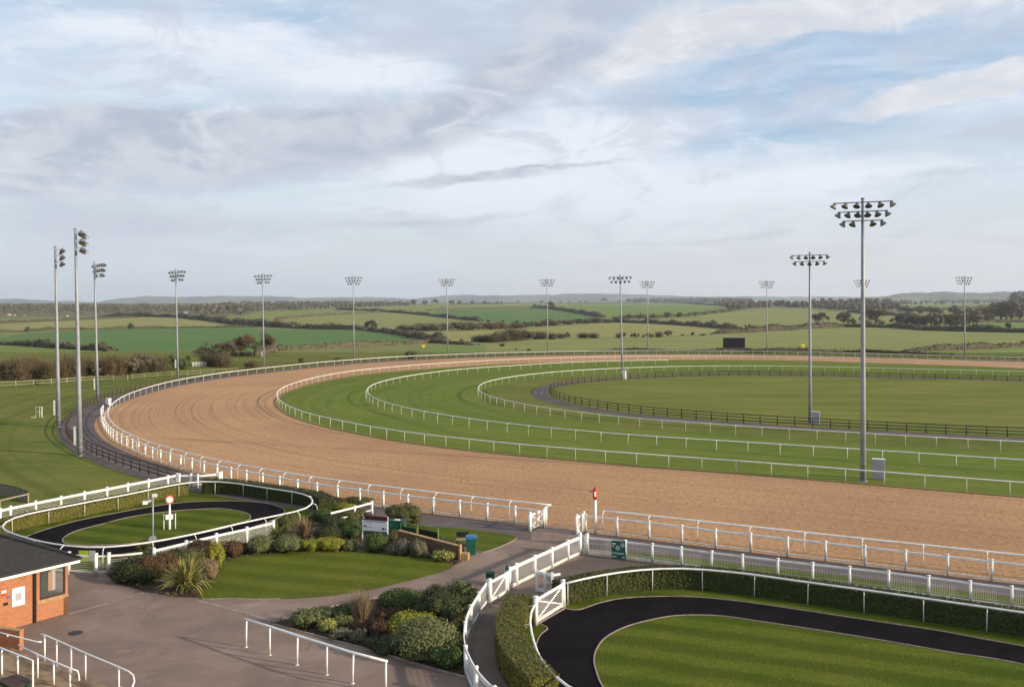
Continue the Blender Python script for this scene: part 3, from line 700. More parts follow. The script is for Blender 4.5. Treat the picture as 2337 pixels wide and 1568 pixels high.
ovL = closed_px([(A1, [(408, 625), (425, 592), (500, 555), (650, 515), (850, 465), (1100, 430), (1300, 415), (1450, 412), (1590, 437), (1628, 465), (1600, 492), (1500, 527), (1350, 562), (1200, 592), (1000, 622), (800, 642), (600, 650), (460, 645)])])
sheet('oval_lawn', [tuple(p)[:2] for p in ovL], .028, M['ring_lawn'])
R12 = spline([G(p, 1.15) for p in mixpts((A3, [(905, 795), (945, 785), (1050, 758), (1165, 735), (1310, 712), (1480, 692), (1650, 684), (1815, 683), (1945, 691)]), (A4, [(170, 818), (345, 832), (665, 878), (975, 920), (1325, 968), (1672, 1018), (2058, 1073), (2178, 1090)]))], .5, 6)
R12 = extend(R12, 4)
R12b = spline([G(p, 1.15) for p in mixpts((A3, [(668, 950), (640, 1000), (632, 1060), (640, 1140), (660, 1220), (685, 1300), (740, 1400), (820, 1490), (925, 1568), (1060, 1640)]))], .4, 4)
g12 = [p for p in offset(R12, 2.15)]
ringR = [tuple(p)[:2] for p in g12]+[tuple(G(A4(2600, 1300)))[:2]]+[(40, 22), (4, 20)]+[tuple(G(A3(*q)))[:2] for q in ((900, 1900), (560, 1640), (440, 1480), (400, 1300), (410, 1150), (480, 1010), (640, 960), (680, 1105), (890, 985), (905, 960))]
sheet('ring_grass', ringR, .014, M['ring_lawn'])
trR_out = mixpts((A3, [(672, 1112), (892, 980), (1000, 990), (1150, 940), (1300, 908), (1500, 893), (1750, 890), (1945, 900)]), (A4, [(350, 1015), (700, 1065), (1000, 1110), (1300, 1155), (1600, 1200), (1900, 1255), (2178, 1305), (2600, 1390), (3000, 1500)]))
trR_in = mixpts((A3, [(1300, 2100), (900, 1750), (760, 1600), (690, 1450), (676, 1300), (690, 1220), (720, 1170), (765, 1130), (715, 1100)]))
trk = [G(p) for p in trR_out]+[Vector((45, 22, 0)), Vector((8, 22, 0))]+[G(p) for p in trR_in]
sheet('dark_track', [tuple(p)[:2] for p in trk], .020, M['dark'])
ovR = closed_px([(A3, [(1750, 1034), (1550, 1065), (1350, 1120), (1200, 1200), (1132, 1290), (1115, 1370), (1130, 1450), (1180, 1568), (1300, 1700), (1600, 1900)]), (A4, [(2000, 2200), (2900, 1900), (3000, 1650), (2178, 1425), (1700, 1345), (1300, 1275), (900, 1210), (500, 1150), (200, 1108)])])
sheet('oval_lawn', [tuple(p)[:2] for p in ovR], .028, M['ring_lawn'])
def edging(path, z=.03, w=.07, closed=False):
    mb = MB(); mb.rect(flat(path, z), w, .05, closed); return tag(mb.build('edging_kerb', M['kerb']), kind='structure')
edging(ovL, .032, .07, True); edging(ovR, .032, .07, True); edging(trL, .024, .05, True)
edging(catmull([G(p) for p in trR_out[1:]], 5), .024, .06); edging(catmull([G(p) for p in trR_in[1:]], 5), .024, .06)
edging([G(A3(672, 1112)), G(A3(780, 1045)), G(A3(892, 982))], .024, .09)
lawnA = mixpts((A1, [(1285, 985), (1380, 850), (1440, 770), (1560, 722)]), (A2, [(300, 567), (700, 550), (1000, 555), (1300, 577), (1500, 605), (1690, 650), (1650, 690), (1500, 735), (1250, 800), (1000, 852), (700, 890), (400, 908), (200, 912), (0, 905)]), (A1, [(1450, 995)]))
lawnB = mixpts((A2, [(1290, 345), (1390, 350), (1600, 368), (1800, 390)]), (A3, [(0, 370), (250, 395), (450, 425), (535, 448), (450, 500), (300, 555), (230, 545), (150, 500), (-60, 450)]), (A2, [(1400, 440)]))
pA = catmull([G(p) for p in lawnA], 4, True); pB = catmull([G(p) for p in lawnB], 4, True)
sheet('lawn', [tuple(p)[:2] for p in pA], .028, M['lawn']); sheet('lawn', [tuple(p)[:2] for p in pB], .022, M['lawn'])
edging(pA[60:96], .03, .08); edging(pB[28:44], .026, .08)
bed1 = [(232, 1300), (262, 1330), (330, 1350), (400, 1362), (451, 1364), (486, 1318), (508, 1290), (548, 1273), (600, 1268), (730, 1262), (822, 1263), (913, 1269), (974, 1278), (1035, 1292), (1062, 1275), (1058, 1240), (940, 1214), (868, 1185), (800, 1150), (735, 1120), (700, 1122), (735, 1160), (700, 1190), (610, 1213), (520, 1232), (400, 1262), (300, 1285)]
sheet('flower_bed', [tuple(G(p))[:2] for p in bed1], .022, M['soil'])
bed2 = mixpts((A2, [(320, 1090), (470, 1060), (800, 965), (1130, 905), (1450, 855), (1700, 800), (1880, 830), (1900, 900), (1800, 1080), (1775, 1300), (1790, 1490), (1500, 1410), (1200, 1320), (900, 1240), (600, 1160)]))
sheet('flower_bed', [tuple(G(p))[:2] for p in bed2], .022, M['soil'])
edging([G(A2(*q)) for q in ((320, 1092), (600, 1165), (900, 1245), (1200, 1326), (1500, 1416), (1790, 1496))], .028, .10)
edging([G(A2(*q)) for q in ((320, 1088), (470, 1057), (800, 960), (1130, 899))], .028, .06)
walk = mixpts((A3, [(340, 945), (470, 872), (660, 890), (650, 950), (510, 985), (440, 1060), (410, 1250), (470, 1400), (560, 1600), (300, 1640), (200, 1420), (175, 1250), (225, 1100)]))
sheet('path', [tuple(G(p))[:2] for p in walk], .018, M['path'])
side = mixpts((A3, [(1075, 580), (1552, 640), (1945, 680)]), (A4, [(355, 790), (820, 845), (1300, 912)]), (A4, [(1300, 940), (820, 870), (355, 812)]), (A3, [(1945, 690), (1500, 675), (1200, 690), (900, 745), (830, 810), (700, 720)]))
sheet('path', [tuple(G(p))[:2] for p in side], .016, M['path'])
gs = mixpts((A3, [(1300, 552), (1600, 575), (1945, 612)]), (A4, [(200, 755), (600, 800), (1000, 845), (1500, 910), (2178, 990), (2500, 1030), (2500, 1080), (2178, 1040), (1500, 955), (1000, 890), (500, 835)]), (A3, [(1945, 672), (1600, 632), (1300, 592)]))
sheet('grass_strip', [tuple(G(p))[:2] for p in gs], .0195, M['lawn'])
def line(pts, w=.12): 
    mb = MB(); mb.rect([G(p, .011) for p in pts], w, .018); return tag(mb.build('drain_channel', M['channel']), kind='structure')
line([A1(440, 1092), A1(700, 1020), A1(930, 952)], .22); line([A1(1290, 1008), A1(1684, 1112), A2(380, 1082)], .28)
line([A3(335, 948), A3(400, 962), A3(470, 988)], .14)
mh = MB(); mh.lathe(G(A1(490, 1216), .004), [(.34, 0), (.34, .012), (.30, .014)], 18); o = mh.build('manhole_cover', M['black']); tag(o, 'dark round manhole cover set flush in the brown tarmac', 'manhole cover')
# ================= rails and fences ==============================================================
def place(o, root, loc, rz):
    o.parent = root; o.location = Vector(loc)-root.location; o.rotation_euler = (0, 0, rz)
def posts_of(root, meshobj_builder, spots, name='post'):
    """spots: (location, rotation). The hundred nearest are parts of their own, the rest one part."""
    order = sorted(range(len(spots)), key=lambda k: Vector(spots[k][0]).length)
    near = order[:95]; far = order[95:]
    proto = None
    for k in near:
        if proto is None:
            mb, mat = meshobj_builder(); save = root.location.copy(); 
            proto = mb.build(name, mat, None, True); o = proto
        else:
            o = proto.copy(); COL.objects.link(o)
        place(o, root, *spots[k]); o.rotation_euler[0] = random.gauss(0, .009); o.rotation_euler[1] = random.gauss(0, .009)
    if far:
        mb, mat = meshobj_builder(); big = MB()
        for k in far:
            (x, y, z), rz = spots[k]; co, si = math.cos(rz), math.sin(rz); n0 = len(big.v)
            big.v += [(x+a*co-b*si, y+a*si+b*co, z+c) for a, b, c in mb.v]
            big.f += [tuple(n0+i for i in f) for f in mb.f]; big.t += mb.t
        o = big.build(name, mat, root, True); tag(o, kind='stuff')
def smooth_flag(): pass
def tube_rail(name, label, path, h, r=.06, spacing=3.2, side=1, off=.35, pr=.03, cat='rail', mat='white', group=None, closed=False):
    path = flat(path, h); st = Vector((path[0].x, path[0].y, 0))
    root = thing(name, st, label, cat, group)
    mb = MB(); mb.tube(resample(path, step=1.2, closed=closed), r, 8, closed=closed); mb.build('rail', M[mat], root, True)
    pp = resample(path, step=spacing, closed=closed); tg = tangents(pp, closed); spots = []
    for i, (p, t) in enumerate(zip(pp, tg)):
        if i == 0 and not closed: p = p+t*.12
        o = Vector((-t.y, t.x, 0))*side
        b = Vector((p.x, p.y, 0))+o*off
        spots.append(((b.x, b.y, 0), math.atan2(-o.y, -o.x)))
    def pm():
        m_ = MB()
        if off > .05:
            q = min(off, .42); pts = [(0, 0, -.05), (0, 0, h-q*.75)]
            for k in range(1, 7):
                a = math.pi/2*k/6; pts.append((off*(1-math.cos(a)), 0, h-q*.75+q*.75*math.sin(a)))
            m_.tube(pts, pr, 6)
        else: m_.tube([(0, 0, -.05), (0, 0, h)], pr, 6)
        return m_, M[mat]
    posts_of(root, pm, spots); return root
def board_fence(name, label, path, h, boards, pw=.12, ph=None, spacing=2.4, mat='white', wires=(), wmat='white', cat='fence', group=None, mesh_v=0.0, spots=None, tops=True, seg=1.0):
    path = flat(path, 0); root = thing(name, path[0].copy(), label, cat, group)
    rp = resample(path, step=seg)
    for nm, z, hh, ww in boards:
        mb = MB(); mb.rect(flat(rp, z), ww, hh); mb.build(nm, M[mat], root)
    if wires or mesh_v:
        mb = MB()
        for z in wires: mb.rect(flat(rp, z), .010, .012)
        if mesh_v:
            for p in resample(path, step=mesh_v): mb.box((p.x, p.y, (boards[0][1]+boards[-1][1])/2), (.008, .008, abs(boards[0][1]-boards[-1][1])))
        mb.build('wire_mesh', M[wmat], root)
    ph = ph or h+.06
    if spots is None: pp = resample(path, step=spacing)
    else: pp = spots
    tg = tangents(pp) if len(pp) > 1 else [Vector((1, 0, 0))]
    def pm():
        m_ = MB(); m_.box((0, 0, ph/2-.02), (pw, pw, ph)); 
        if tops: m_.box((0, 0, ph+.0), (pw+.03, pw+.03, .045))
        return m_, M[mat]
    posts_of(root, pm, [((p.x, p.y, 0), math.atan2(t.y, t.x)) for p, t in zip(pp, tg)]); return root

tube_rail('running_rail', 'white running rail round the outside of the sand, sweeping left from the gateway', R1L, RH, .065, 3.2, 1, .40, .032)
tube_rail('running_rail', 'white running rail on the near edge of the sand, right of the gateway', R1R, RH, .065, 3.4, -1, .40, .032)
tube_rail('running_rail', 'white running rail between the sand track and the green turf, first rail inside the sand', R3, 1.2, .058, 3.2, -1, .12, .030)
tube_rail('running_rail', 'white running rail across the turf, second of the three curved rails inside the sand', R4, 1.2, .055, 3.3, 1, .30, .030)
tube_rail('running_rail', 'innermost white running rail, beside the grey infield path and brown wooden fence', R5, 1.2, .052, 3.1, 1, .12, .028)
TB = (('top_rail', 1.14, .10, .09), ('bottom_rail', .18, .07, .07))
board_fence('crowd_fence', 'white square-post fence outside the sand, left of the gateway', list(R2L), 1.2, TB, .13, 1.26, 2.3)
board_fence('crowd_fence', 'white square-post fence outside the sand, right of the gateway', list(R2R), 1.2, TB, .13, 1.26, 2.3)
WB = (('top_rail', 1.12, .10, .045), ('middle_rail', .72, .10, .045), ('bottom_rail', .34, .10, .045))
board_fence('wooden_fence', 'dark brown three-rail wooden fence curving round the infield grass', R6, 1.2, WB, .12, 1.25, 2.2, 'wood_dark', tops=False)
board_fence('wooden_fence', 'brown three-rail wooden fence on the outer side of the service road round the bend', R7, 1.15, WB, .11, 1.2, 2.0, 'wood_dark', tops=False)
p = spline([G(B1(*q), 1.1) for q in ((-200, 352), (0, 342), (100, 337), (190, 332), (275, 325), (365, 321), (455, 318), (620, 305), (770, 292), (900, 285), (1060, 283), (1150, 285))], 1, 6)
board_fence('wooden_fence', 'weathered pale post and rail fence in front of the bare brown bushes at far left', p, 1.1, (('top_rail', 1.05, .10, .05), ('bottom_rail', .5, .09, .05)), .16, 1.25, 3.0, 'wood_pale', tops=False)
p = spline([G(B1(*q), 1.2) for q in ((1190, 268), (1390, 250), (1480, 246), (1655, 240), (1740, 235), (1830, 228), (2000, 218), (2140, 208))], 1, 6)
board_fence('paddock_fence', 'long white paddock rail beyond the left bend, behind the fourth floodlight mast', p, 1.1, (('top_rail', 1.05, .08, .05), ('bottom_rail', .5, .07, .05)), .10, 1.15, 3.2, 'wood_pale', tops=False)

# parade-ring fences
def P2(fn, pts, h): return [flat([G(fn(*q), h)])[0] for q in pts]
WIRE = (.25, .36, .47, .58, .69, .80, .91)
p = P2(A1, [(-150, 452), (0, 415), (68, 399), (233, 366), (395, 334), (548, 304), (695, 276), (830, 249), (963, 224), (1090, 199), (1150, 186)], 1.12)
board_fence('mesh_fence', 'white wire fence behind the hedge on the far side of the left parade ring', p, 1.12, (('top_rail', 1.03, .17, .05), ('bottom_rail', .14, .12, .05)), .14, 1.2, 2.5, 'white', WIRE, spots=p[1:])
p = P2(A1, [(1165, 190), (1240, 190), (1285, 193), (1425, 181), (1440, 176)], 1.1)
board_fence('mesh_fence', 'short white wooden return fence joining the crowd fence behind the left parade ring', p, 1.1, (('top_rail', 1.03, .15, .05), ('bottom_rail', .3, .08, .05)), .15, 1.2, 1.5, 'white', spots=p)
R10 = spline([G(q, 1.12) for q in mixpts((A1, [(8, 525), (38, 492), (100, 465), (195, 440), (310, 417), (425, 396), (640, 353), (842, 315), (1045, 272), (1212, 241), (1300, 233), (1425, 235), (1570, 250)]), (A2, [(287, 73), (460, 98), (540, 110), (605, 130), (643, 155), (645, 185), (622, 212), (580, 235), (480, 260), (350, 285), (200, 318), (60, 347)]), (A1, [(1450, 530), (1220, 583), (1030, 618), (900, 640), (750, 656), (600, 662), (450, 652), (290, 628), (120, 585), (30, 550)]))], .5, 4, True)
rr = tube_rail('parade_ring_rail', 'white tubular rail looping round the left parade ring with the small winning post', R10, 1.12, .052, 2.7, 1, .38, .026, closed=True)
# which side is outside?
a = sum(R10[i].x*R10[(i+1) % len(R10)].y-R10[(i+1) % len(R10)].x*R10[i].y for i in range(len(R10)))
OUT10 = -1 if a > 0 else 1
if OUT10 == -1:
    for c in [c for c in COL.objects if c.parent == rr] + [rr]: bpy.data.objects.remove(c)
    tube_rail('parade_ring_rail', 'white tubular rail looping round the left parade ring with the small winning post', R10, 1.12, .052, 2.7, -1, .38, .026, closed=True)
p = P2(A1, [(1684, 520), (1645, 530), (1485, 563), (1300, 605), (1130, 648), (1000, 678)], 1.1)
p = P2(A2, [(350, 330)], 1.1)+p
board_fence('mesh_fence', 'white wire mesh fence between the left parade ring and the flower bed', p, 1.1, (('top_rail', 1.05, .13, .05), ('bottom_rail', .14, .1, .05)), .14, 1.2, 2.0, 'white', WIRE, mesh_v=.09)
p = P2(A1, [(925, 688), (810, 700), (703, 708), (622, 712), (530, 708), (445, 702), (300, 695)], 1.2)
board_fence('mesh_fence', 'white fence with tall square posts beside the end of the brick kiosk roof', p, 1.2, (('top_rail', 1.12, .11, .06), ('bottom_rail', .22, .10, .06)), .17, 1.3, 2.0, 'white', WIRE[1:], spots=[p[2], p[3], p[5]])
p = P2(A2, [(780, 256), (805, 250), (960, 213), (1090, 178)], 1.2)
board_fence('mesh_fence', 'short sunlit white fence ending above the sign board in the shrubbery', p, 1.2, (('top_rail', 1.13, .13, .05), ('bottom_rail', .6, .06, .04)), .12, 1.25, 1.6, 'white', spots=p[2:])

p = P2(A3, [(1062, 440), (1200, 452), (1350, 472), (1552, 496), (1770, 522)], 1.15)+P2(A4, [(148, 688), (352, 712), (578, 738), (805, 764), (1047, 790), (1300, 817), (1558, 849), (1830, 884), (2100, 918), (2390, 955), (2700, 998)], 1.15)
board_fence('mesh_fence', 'white fence with fine vertical wire mesh, behind the hedge of the right parade ring', p, 1.15, (('top_rail', 1.08, .10, .07), ('bottom_rail', .16, .10, .06)), .14, 1.2, 2.3, 'white', (.35, .75), mesh_v=.085, spots=[p[0]]+p[2:])
p = P2(A3, [(1010, 436), (918, 474), (797, 530), (667, 588), (533, 650), (478, 678)], 1.18)
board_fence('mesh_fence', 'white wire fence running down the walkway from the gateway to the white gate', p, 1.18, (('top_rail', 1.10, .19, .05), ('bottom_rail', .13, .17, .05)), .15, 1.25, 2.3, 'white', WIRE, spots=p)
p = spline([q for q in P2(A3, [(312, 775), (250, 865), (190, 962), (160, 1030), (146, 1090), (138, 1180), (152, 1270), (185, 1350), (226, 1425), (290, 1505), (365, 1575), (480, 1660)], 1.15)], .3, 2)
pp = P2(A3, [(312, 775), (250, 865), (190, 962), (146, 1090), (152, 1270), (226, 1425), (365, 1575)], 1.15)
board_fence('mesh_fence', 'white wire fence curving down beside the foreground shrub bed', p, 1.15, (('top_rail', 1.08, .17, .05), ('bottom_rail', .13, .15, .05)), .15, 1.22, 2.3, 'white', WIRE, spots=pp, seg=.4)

def gate(name, label, a, b, h, diag=1, cross=False):
    a = flat([a])[0]; b = flat([b])[0]; root = thing(name, a.copy(), label, 'gate')
    d = (b-a).normalized()
    fr = MB()
    for z in (.16, h-.08): fr.rect([a+Vector((0, 0, z)), b+Vector((0, 0, z))], .05, .15)
    for q in (a+d*.06, b-d*.06): fr.box((q.x, q.y, h/2+.03), (.09, .065, h-.04), math.atan2(d.y, d.x))
    fr.build('frame', M['white'], root)
    br = MB()
    def brace(p0, z0, p1, z1): br.tube([p0+Vector((0, 0, z0)), p1+Vector((0, 0, z1))], .038, 6)
    if diag == 1 or cross: brace(a, .2, b, h-.12)
    if diag == -1 or cross: brace(b, .2, a, h-.12)
    br.build('brace', M['white'], root)
    w = MB()
    for z in [.28+.11*k for k in range(int((h-.45)/.11)+1)]: w.rect([a+Vector((0, 0, z)), b+Vector((0, 0, z))], .012, .014)
    w.build('wire_mesh', M['white'], root)
    ps = [a-d*.10, b+d*.10]
    def pm():
        m_ = MB(); m_.box((0, 0, h/2+.05), (.17, .17, h+.1)); m_.box((0, 0, h+.12), (.20, .20, .05)); return m_, M['white']
    posts_of(root, pm, [((q.x, q.y, 0), math.atan2(d.y, d.x)) for q in ps], 'gate_post')
    return root
gate('gate', 'white wire gate with one diagonal brace, closing the walkway beside the shrub bed', G(A3(338, 940)), G(A3(455, 872)), 1.2, 1)
gate('gate', 'white braced gate into the dark track of the right parade ring', G(A3(682, 1098)), G(A3(880, 972)), 1.3, -1, True)
gate('gate', 'white crossed-brace gate standing open at the sand, left of the gateway', G(A3(638, 398)), G(A3(742, 356)), 1.2, 1, True)
gate('gate', 'narrow white gate folded back at the sand, right of the gateway', G(A3(986, 422)), G(A3(1030, 402)), 1.25, 1)
gate('gate', 'narrow white gate leaf between two tall posts beside the green notice', G(A3(1020, 568)), G(A3(1052, 574)), 1.2, 1)
# small barrier behind the hedge
r_ = thing('barrier', G(A3(685, 850)), 'small white barrier with square openings behind the end of the hedge', 'barrier')
a, b_ = G(A3(685, 850)), G(A3(800, 872)); mb = MB()
for z in (.12, 1.05): mb.rect([a+Vector((0, 0, z)), b_+Vector((0, 0, z))], .06, .16)
mb.rect([b_+Vector((0, 0, 1.05)), G(A3(860, 862))+Vector((0, 0, 1.05))], .06, .12)
mb.build('frame', M['white'], r_)
for t in (0, .52, 1):
    q = a.lerp(b_, t); mb = MB(); mb.box((q.x, q.y, .6), (.14, .14, 1.2)); mb.build('post', M['white'], r_)

# right parade ring rails
tube_rail('parade_ring_rail', 'white tubular rail in front of the long dark hedge, right parade ring', R12, 1.2, .055, 2.75, 1, .02, .024)
tube_rail('parade_ring_rail', 'curved white tubular rail beside the yellow-green hedge, right parade ring', R12b, 1.15, .055, 2.6, -1, .45, .026)
# foreground crowd rail
p = P2(A2, [(137, 1055), (322, 1112), (527, 1180), (750, 1248), (943, 1308), (1203, 1374)], 1.3)
rt = thing('handrail', flat([p[0]])[0], 'straight white tubular crowd rail on six posts in the foreground paving', 'handrail')
mb = MB(); mb.tube(flat(p, 1.3), .055, 10); mb.build('rail', M['white'], rt, True)
def pm():
    m_ = MB(); m_.tube([(0, 0, 0), (0, 0, 1.3)], .042, 8); m_.tube([(0, 0, 0), (0, 0, .02)], .09, 10); return m_, M['white']
posts_of(rt, pm, [((q.x, q.y, 0), 0) for q in [p[0].lerp(p[1], .04)]+p[1:-1]+[p[-2].lerp(p[-1], .96)]])

# ================= floodlight masts ============================================================
def lamp_mesh():
    mb = MB(); mb.lathe((0, 0, 0), [(.07, .30), (.11, .22), (.14, .20), (.19, .10), (.28, -.05), (.32, -.10), (.30, -.12)], 14)
    # tip the bell so that it opens forward (local +Y) and down
    rot = Matrix.Rotation(R(32), 3, 'X')
    mb.v = [tuple(rot @ Vector(v)) for v in mb.v]
    n0 = len(mb.v)
    mb.box((0, 0, .18), (.05, .05, .36)); mb.box((0, 0, .02), (.38, .05, .05))
    return mb
def lens_mesh():
    mb = MB(); mb.lathe((0, 0, 0), [(.29, -.125), (.10, -.135)], 14)
    rot = Matrix.Rotation(R(32), 3, 'X'); mb.v = [tuple(rot @ Vector(v)) for v in mb.v]; return mb
M['lens'] = plain('lamp_lens', (.10, .10, .105), .15, .05, 1, .6)
LAMP = {}
def mast(bx, by, tx, ty, yaw, rows, label, box=None, fdir=1, half=2.35, r0=.26):
    b = G((bx, by)); h = (by-ty)/(by-HY)*CAMH
    lean = math.atan(((bx-tx)*(CAMH/(by-HY)))/h)
    root = thing('floodlight_mast', b, label, 'floodlight mast', 'tall floodlight masts round the racecourse')
    root.rotation_euler = (0, -lean, 0)
    kw = dict(parent=None)
    def put(o, loc, rz=0): o.parent = root; o.location = loc; o.rotation_euler = (0, 0, rz)
    mb = MB(); mb.tube([(0, 0, -.2), (0, 0, h*.3), (0, 0, h*.65), (0, 0, h)], [r0, r0*.86, r0*.68, r0*.5], 12)
    mb.tube([(0, 0, h-.05), (0, 0, h+.08)], r0*.62, 10); put(mb.build('pole', M['steel'], None, True), (0, 0, 0))
    mb = MB(); mb.tube([(0, 0, 0), (0, 0, .06)], r0*1.5, 12)
    for z_ in (.9, 1.6): mb.tube([(0, 0, z_), (0, 0, z_+.05)], r0*1.06, 12)
    put(mb.build('base_plate', M['steel']), (0, 0, 0))
    FO = .75 if bx < 300 else .32
    FOS = FO*fdir
    gap = .82
    for k, n in enumerate(rows):
        z = h-.35-gap*k; hw = half*(1-.16*k)
        mb = MB(); mb.box((0, 0, 0), (hw*2, .09, .09)); mb.box((0, -FOS*.5, 0), (.08, abs(FOS), .08)); arm = mb.build('crossarm', M['lampmetal']); put(arm, (0, 0, z), yaw)
        d = Vector((math.cos(yaw), math.sin(yaw), 0)); fv = Vector((-d.y, d.x, 0))*fdir*FO
        arm.location = Vector((0, 0, z))+fv
        for j in range(n):
            s = -1+2*j/(n-1) if n > 1 else 0
            if k == 2 and n == 4: s = (-1, -.5, .5, 1)[j]
            aim = yaw+(0 if fdir > 0 else math.pi)-s*fdir*R(72)
            if 'lamp' not in LAMP:
                LAMP['lamp'] = lamp_mesh().build('lamp', M['lampmetal'], None, True); LAMP['lens'] = lens_mesh().build('lens', M['lens']); o = LAMP['lamp']; ln = LAMP['lens']
            else:
                o = LAMP['lamp'].copy(); COL.objects.link(o); ln = LAMP['lens'].copy(); COL.objects.link(ln)
            o.parent = root; o.location = d*hw*s+fv+Vector((0, 0, z-.30)); o.rotation_euler = (0, 0, aim)
            ln.parent = o; ln.location = (0, 0, 0); ln.rotation_euler = (0, 0, 0)
    if box:
        bw, bh, bz = box; mb = MB(); mb.box((-r0-.06-bw/2, 0, bz), (bw, .3, bh)); mb.box((-r0-.02, 0, bz), (.16, .06, .06))
        put(mb.build('control_box', M['cream']), (0, 0, 0))
    return root
NEAR = R(-24)
mast(1970, 1098, 1969, 454, NEAR, (6, 6, 4), 'tallest floodlight mast at right, three rows of lamps, beside a large grey cabinet', fdir=-1, half=2.45)
mast(1849, 967, 1848, 577, NEAR, (6, 5), 'floodlight mast with two rows of lamps by the infield fence, left of the tallest mast', fdir=-1, half=2.25, r0=.24)
mast(1421, 865, 1415, 628, R(0), (6, 5), 'floodlight mast with a white base box standing alone in the infield', fdir=-1, half=2.2, r0=.22)
mast(183, 1040, 172, 523, R(110), (6, 6, 4), 'tallest of the three leftmost floodlight masts, just outside the brown fence', (.25, 1.9, 2.1), fdir=-1)
mast(134, 975, 126, 563, R(119), (6, 6, 4), 'leftmost floodlight mast, second tallest of the three at the left edge', (.25, 1.9, 2.5), fdir=-1)
mast(223, 912, 215, 598, R(136), (6, 6, 4), 'floodlight mast third from the left, shortest of the left cluster of three', (.25, 1.9, 2.6), fdir=-1, r0=.24)
mast(406, 862, 401, 615, R(150), (6, 6, 4), 'floodlight mast beyond the left bend, in front of the green bush and bare trees', (.25, 1.8, 3.0), fdir=-1, r0=.22)
mast(602, 835, 599, 625, R(162), (6, 6, 4), 'floodlight mast beside the large bare tree at left', (.2, 1.4, 3.0), fdir=-1, r0=.22)
mast(808, 820, 806, 630, R(170), (6, 6, 4), 'floodlight mast over the green field, fifth along the far rail from the left', None, fdir=-1, r0=.20)
mast(1022, 808, 1019, 635, R(175), (6, 6, 4), 'floodlight mast right of the yellow triangle marker, near the middle of the far rail', None, fdir=-1, r0=.20)
mast(1250, 805, 1248, 636, R(178), (6, 6, 4), 'floodlight mast by the brown thicket on the far rail, left of the lone infield mast', None, fdir=-1, r0=.20)
mast(1479, 803, 1477, 640, R(182), (6, 6, 4), 'floodlight mast on the far rail just right of the lone infield mast', None, fdir=-1, r0=.20)
mast(1751, 805, 1750, 640, R(184), (6, 6, 4), 'floodlight mast on the far rail just right of the black screen', None, fdir=-1, r0=.20)
mast(1968, 810, 1968, 637, R(184), (6, 6, 4), 'far floodlight mast almost hidden behind the tallest mast', None, fdir=-1, r0=.20)
mast(2202, 817, 2201, 630, R(186), (6, 6, 4), 'rightmost floodlight mast on the far rail', None, fdir=-1, r0=.22)

def cabinet(name, p0, w, h, d, label, mat='grey_box', rz=NEAR):
    root = thing(name, G(p0), label, 'cabinet'); root.rotation_euler = (0, 0, rz)
    mb = MB(); mb.box((0, 0, h/2+.08), (w, d, h)); o = mb.build('body', M[mat]); o.parent = root
    mb = MB(); mb.box((0, 0, .04), (w*1.05, d*1.05, .08)); o = mb.build('plinth', M['kerb']); o.parent = root
    mb = MB(); mb.box((0, 0, h+.10), (w+.06, d+.06, .04)); o = mb.build('lid', M['cream']); o.parent = root
    for s in (-1, 1):
        mb = MB(); mb.box((s*w/4, -d/2-.01, h/2+.08), (w/2-.04, .02, h-.12)); o = mb.build('door', M[mat]); o.parent = root
    return root
cabinet('electrical_cabinet', B4(1100, 1150), 1.05, 1.75, .5, 'large grey electrical cabinet on the turf beside the tallest mast')
cabinet('electrical_cabinet', B4(566, 683), .95, 1.6, .4, 'pale grey cabinet behind the brown infield fence at the foot of a mast')
cabinet('electrical_cabinet', B3(1137, 291), .8, 1.8, .5, 'white cabinet at the foot of the lone infield mast', 'white')
r_ = cabinet('equipment_box', B1(975, 548), .75, .95, .5, 'white box standing by the sharp end of the crowd fence on the left bend', 'white')

# ================= screen, markers, posts and boards =========================================================
d = 292.0; X = (1675-CX)/F*d
r_ = thing('big_screen', (X, d, 0), 'large black rectangular video screen beyond the far rail', 'screen')
mb = MB(); mb.box((X, d, 2.75), (7.0, .7, 3.5)); mb.build('display', M['screen'], r_)
mb = MB(); mb.box((X, d, 4.56), (7.15, .8, .12)); mb.box((X, d, .95), (7.1, .8, .1)); mb.build('frame', M['steel'], r_)
for k in (-3, 0, 3):
    mb = MB(); mb.box((X+k, d+.1, .45), (.25, .25, 1.0)); mb.build('leg', M['steel'], r_)
for pt, lab in ((B2(966.5/1, 0), ''),): pass
def marker(p0, label):
    b = T(p0); r = thing('triangle_marker', b, label, 'marker')
    m1 = MB(); m1.tube([b, b+Vector((0, 0, 1.2))], .04, 6); m1.build('post', M['wood_grey'], r)
    m1 = MB(); z = b.z+1.1
    for y in (-.02, .02): m1.face([(b.x-.75, b.y+y, z+1.2), (b.x+.75, b.y+y, z+1.2), (b.x+.1, b.y+y, z)][::(1 if y > 0 else -1)])
    m1.f += [(0, 1, 4, 3), (1, 2, 5, 4), (2, 0, 3, 5)]; m1.t += [.5]*3
    m1.build('panel', M['yellow'], r)
marker(B2(1487, 62), 'yellow triangular marker on the grass mound left of centre')
marker(C4(587, 600), 'yellow triangular marker behind the far rail, left of the two-row infield mast')

